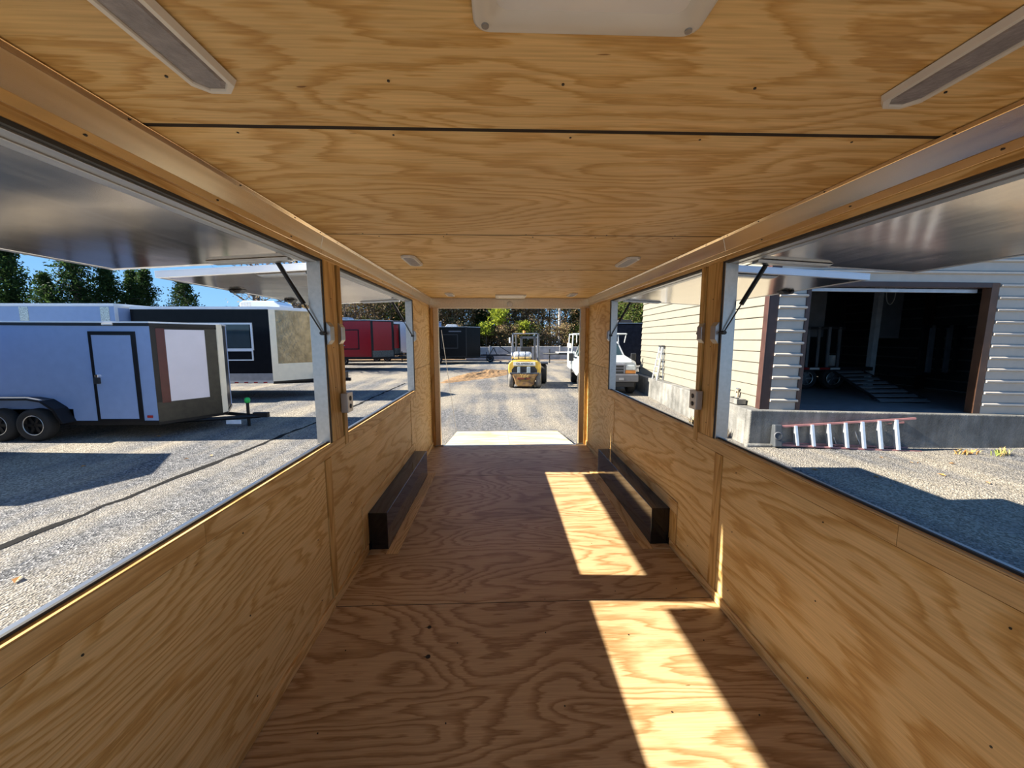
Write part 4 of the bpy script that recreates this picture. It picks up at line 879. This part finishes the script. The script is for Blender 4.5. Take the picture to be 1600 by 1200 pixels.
# ------------------------------------------------------------------ trees
def leafmat(name, cols):
    mt, nt, b = newmat(name); g = node(nt, 'ShaderNodeNewGeometry')
    r = ramp(nt, [(i/(len(cols)-1), c) for i, c in enumerate(cols)]); L(nt, g.outputs['Random Per Island'], r.inputs[0]); L(nt, r.outputs[0], b.inputs['Base Color'])
    b.inputs['Roughness'].default_value = .75; b.inputs['Specular IOR Level'].default_value = .15
    tl = node(nt, 'ShaderNodeBsdfTranslucent'); L(nt, r.outputs[0], tl.inputs[0]); ms = node(nt, 'ShaderNodeMixShader'); ms.inputs[0].default_value = .45
    L(nt, b.outputs[0], ms.inputs[1]); L(nt, tl.outputs[0], ms.inputs[2]); L(nt, ms.outputs[0], nt.nodes['Material Output'].inputs['Surface'])
    return mt
EVER = leafmat('cedar_foliage', [(.012, .030, .010), (.025, .055, .015), (.05, .085, .022), (.02, .04, .012)])
MIXG = leafmat('mixed_green_foliage', [(.03, .06, .012), (.07, .12, .02), (.12, .13, .03), (.10, .07, .03)])
AUTUMN = leafmat('autumn_foliage', [(.19, .12, .06), (.34, .20, .10), (.16, .16, .05), (.46, .33, .20), (.08, .06, .035), (.24, .22, .07)])
YELG = leafmat('yellow_green_foliage', [(.36, .42, .04), (.50, .55, .06), (.30, .36, .05)])
BARK = mat('tree_bark', (.11, .085, .065), .9, var=.3, bump=.6, bscale=20)
def tree_mesh(seed, h, rad, kind, nleaf, lsize):
    rnd = random.Random(seed); tb = MB(); lv = []; lf = []
    tb.cyl((0, 0, -.2), (rnd.uniform(-.2, .2), rnd.uniform(-.2, .2), h*.92), h*.018+.03, 7, .02)
    tips = []
    nb = 26 if kind != 'cone' else 44
    for i in range(nb):
        u = (i+.5)/nb
        if kind == 'cone': z = h*(.10+.88*u); rr = rad*(1-u)**.95*rnd.uniform(.55, 1.1)+.12; dz = -.10*rr
        elif kind == 'top': z = h*(.66+.30*u); rr = rad*rnd.uniform(.5, 1.1); dz = rr*.3
        else: z = h*(.07+.85*u); rr = rad*math.sin(math.pi*(.18+.74*u))*rnd.uniform(.5, 1.1); dz = rr*rnd.uniform(.2, .7)
        a = i*2.4+rnd.uniform(-.5, .5)
        tip = Vector((rr*math.cos(a), rr*math.sin(a), min(h, z+dz))); b0 = Vector((0, 0, z))
        tb.cyl(b0, tip, .018+.01*rad, 5, .008); tips.append((b0, tip))
        if kind == 'bare' or kind == 'sparse':
            for q in range(4):
                m_ = b0.lerp(tip, rnd.uniform(.3, .9)); e = m_+Vector((rnd.uniform(-1, 1), rnd.uniform(-1, 1), rnd.uniform(.2, 1)))*rad*.32
                tb.cyl(m_, e, .012, 4, .005); tips.append((m_, e))
    if nleaf:
        per = nleaf//len(tips)
        for b0, tip in tips:
            ln_ = (tip-b0).length
            for q in range(per):
                t = rnd.random()**.6; sp = .10+.18*ln_*(.4+t*.5)
                c = b0.lerp(tip, t)+Vector((rnd.gauss(0, sp), rnd.gauss(0, sp), rnd.gauss(0, sp*.75)))
                d = Vector((rnd.uniform(-1, 1), rnd.uniform(-1, 1), rnd.uniform(-1, 1))).normalized(); e = d.orthogonal().normalized(); s = lsize*rnd.uniform(.5, 1.2)
                o = len(lv); lv += [c-d*s, c-e*s*.5, c+d*s, c+e*s*.5]; lf.append((o, o+1, o+2, o+3))
    tm = tb.mesh('trunk'); tm.materials.append(BARK)
    lm_ = None
    if nleaf: lm_ = bpy.data.meshes.new('foliage'); lm_.from_pydata([tuple(v) for v in lv], [], lf)
    return tm, lm_
def place_tree(name, label, group, ms, lmt, x, y, sc=1, rz=0):
    t = thing(name, label, 'tree', (x, y, GZ-.02), (0, 0, rz), group); t.scale = (sc, sc, sc)
    a = bpy.data.objects.new('trunk', ms[0]); COL.objects.link(a); a.parent = t
    if ms[1]:
        me = ms[1]
        b = bpy.data.objects.new('foliage', me); COL.objects.link(b); b.parent = t; b['kind'] = 'stuff'
        if not me.materials: me.materials.append(lmt)
        b.material_slots[0].link = 'OBJECT'; b.material_slots[0].material = lmt
    return t
cones = [tree_mesh(100+i, 7.0, 1.9, 'cone', 9500, .085) for i in range(3)]
rounds = [tree_mesh(200+i, 8.5, 2.6, 'round', 8000, .13) for i in range(3)]
sparse = [tree_mesh(300+i, 8.5, 2.4, 'sparse', 2600, .11) for i in range(2)]
bare = [tree_mesh(400+i, 7.5, 2.4, 'bare', 500, .08) for i in range(2)]
sap = [tree_mesh(500+i, 4.0, .75, 'top', 900, .12) for i in range(2)]
brush = [tree_mesh(600+i, 3.0, 1.9, 'sparse', 3000, .10) for i in range(2)]
rnd = random.Random(21)
# cedars behind the white trailers
for i in range(13):
    x = -27.5+i*.92+rnd.uniform(-.25, .25); y = 19.5+rnd.uniform(-1.2, 1.8); sc = rnd.choice((.72, .80, .9, 1.0, .78))
    if i in (3, 5): sc = .62
    place_tree('cedar_tree', '%s dark cedar from the left above the white trailer roofs' % ORD[i], 'cedars behind the trailers', cones[i % 3], EVER, x, y, sc, rnd.uniform(0, 6))
for i in range(9):
    x = -15.2+i*.95+rnd.uniform(-.2, .2); y = 24.5+rnd.uniform(-1, 2)
    if x > -10.5: y = 38+rnd.uniform(0, 2); x *= 1.5
    place_tree('bare_tree', '%s leafless tree from the left above the black trailer roof' % ORD[i], 'bare trees behind the black trailer', bare[i % 2], AUTUMN, x, y, rnd.uniform(.95, 1.25), rnd.uniform(0, 6))
# woodland belt
kinds = [('autumn_tree', rounds, AUTUMN, 'brown autumn tree'), ('autumn_tree', sparse, AUTUMN, 'thin half-bare autumn tree'), ('green_tree', rounds, MIXG, 'green leafy tree'), ('evergreen_tree', cones, EVER, 'dark evergreen tree')]
cnt = {}
for i in range(40):
    x = -19+i*.95+rnd.uniform(-.4, .4); y = 40+(i % 3)*2.2+rnd.uniform(-1, 1)
    k = rnd.choices((0, 1, 2, 3), (6, 4, 1.6, .9))[0]
    nm, ms, lmt, wd_ = kinds[k]; c_ = cnt[k] = cnt.get(k, -1)+1
    place_tree(nm, '%s %s from the left in the far woodland belt' % (ORD[min(c_, 26)], wd_), 'far woodland belt', ms[i % len(ms)], lmt, x, y, rnd.uniform(.85, 1.15), rnd.uniform(0, 6))
for i, (x, y, sc, lb) in enumerate(((-1.45, 38, .88, 'bright yellow-green sapling right of the black trailer roof'), (-.2, 38.5, 1.3, 'tall yellow-green sapling top just under the door header'), (2.3, 38, .9, 'yellow-green sapling directly above the forklift guard'))):
    place_tree('sapling', lb, 'yellow saplings', sap[i % 2], YELG, x, y, sc, i*2.1)
for i, (x, y) in enumerate(((8.6, 25), (10.6, 26), (12.5, 27))):
    place_tree('green_tree', '%s sunlit green tree from the left behind the dark trailer and pickup' % ORD[i], 'trees behind the pickup', rounds[i], MIXG, x, y, .75, i)
for i in range(17):
    x = -13+i*1.75+rnd.uniform(-.3, .3)
    place_tree('brush_shrub', '%s brown brush shrub from the left under the far woodland' % ORD[i], 'understory brush', brush[i % 2], AUTUMN if i % 3 else MIXG, x, 38.6+rnd.uniform(-.5, .8), rnd.uniform(.8, 1.2), rnd.uniform(0, 6))
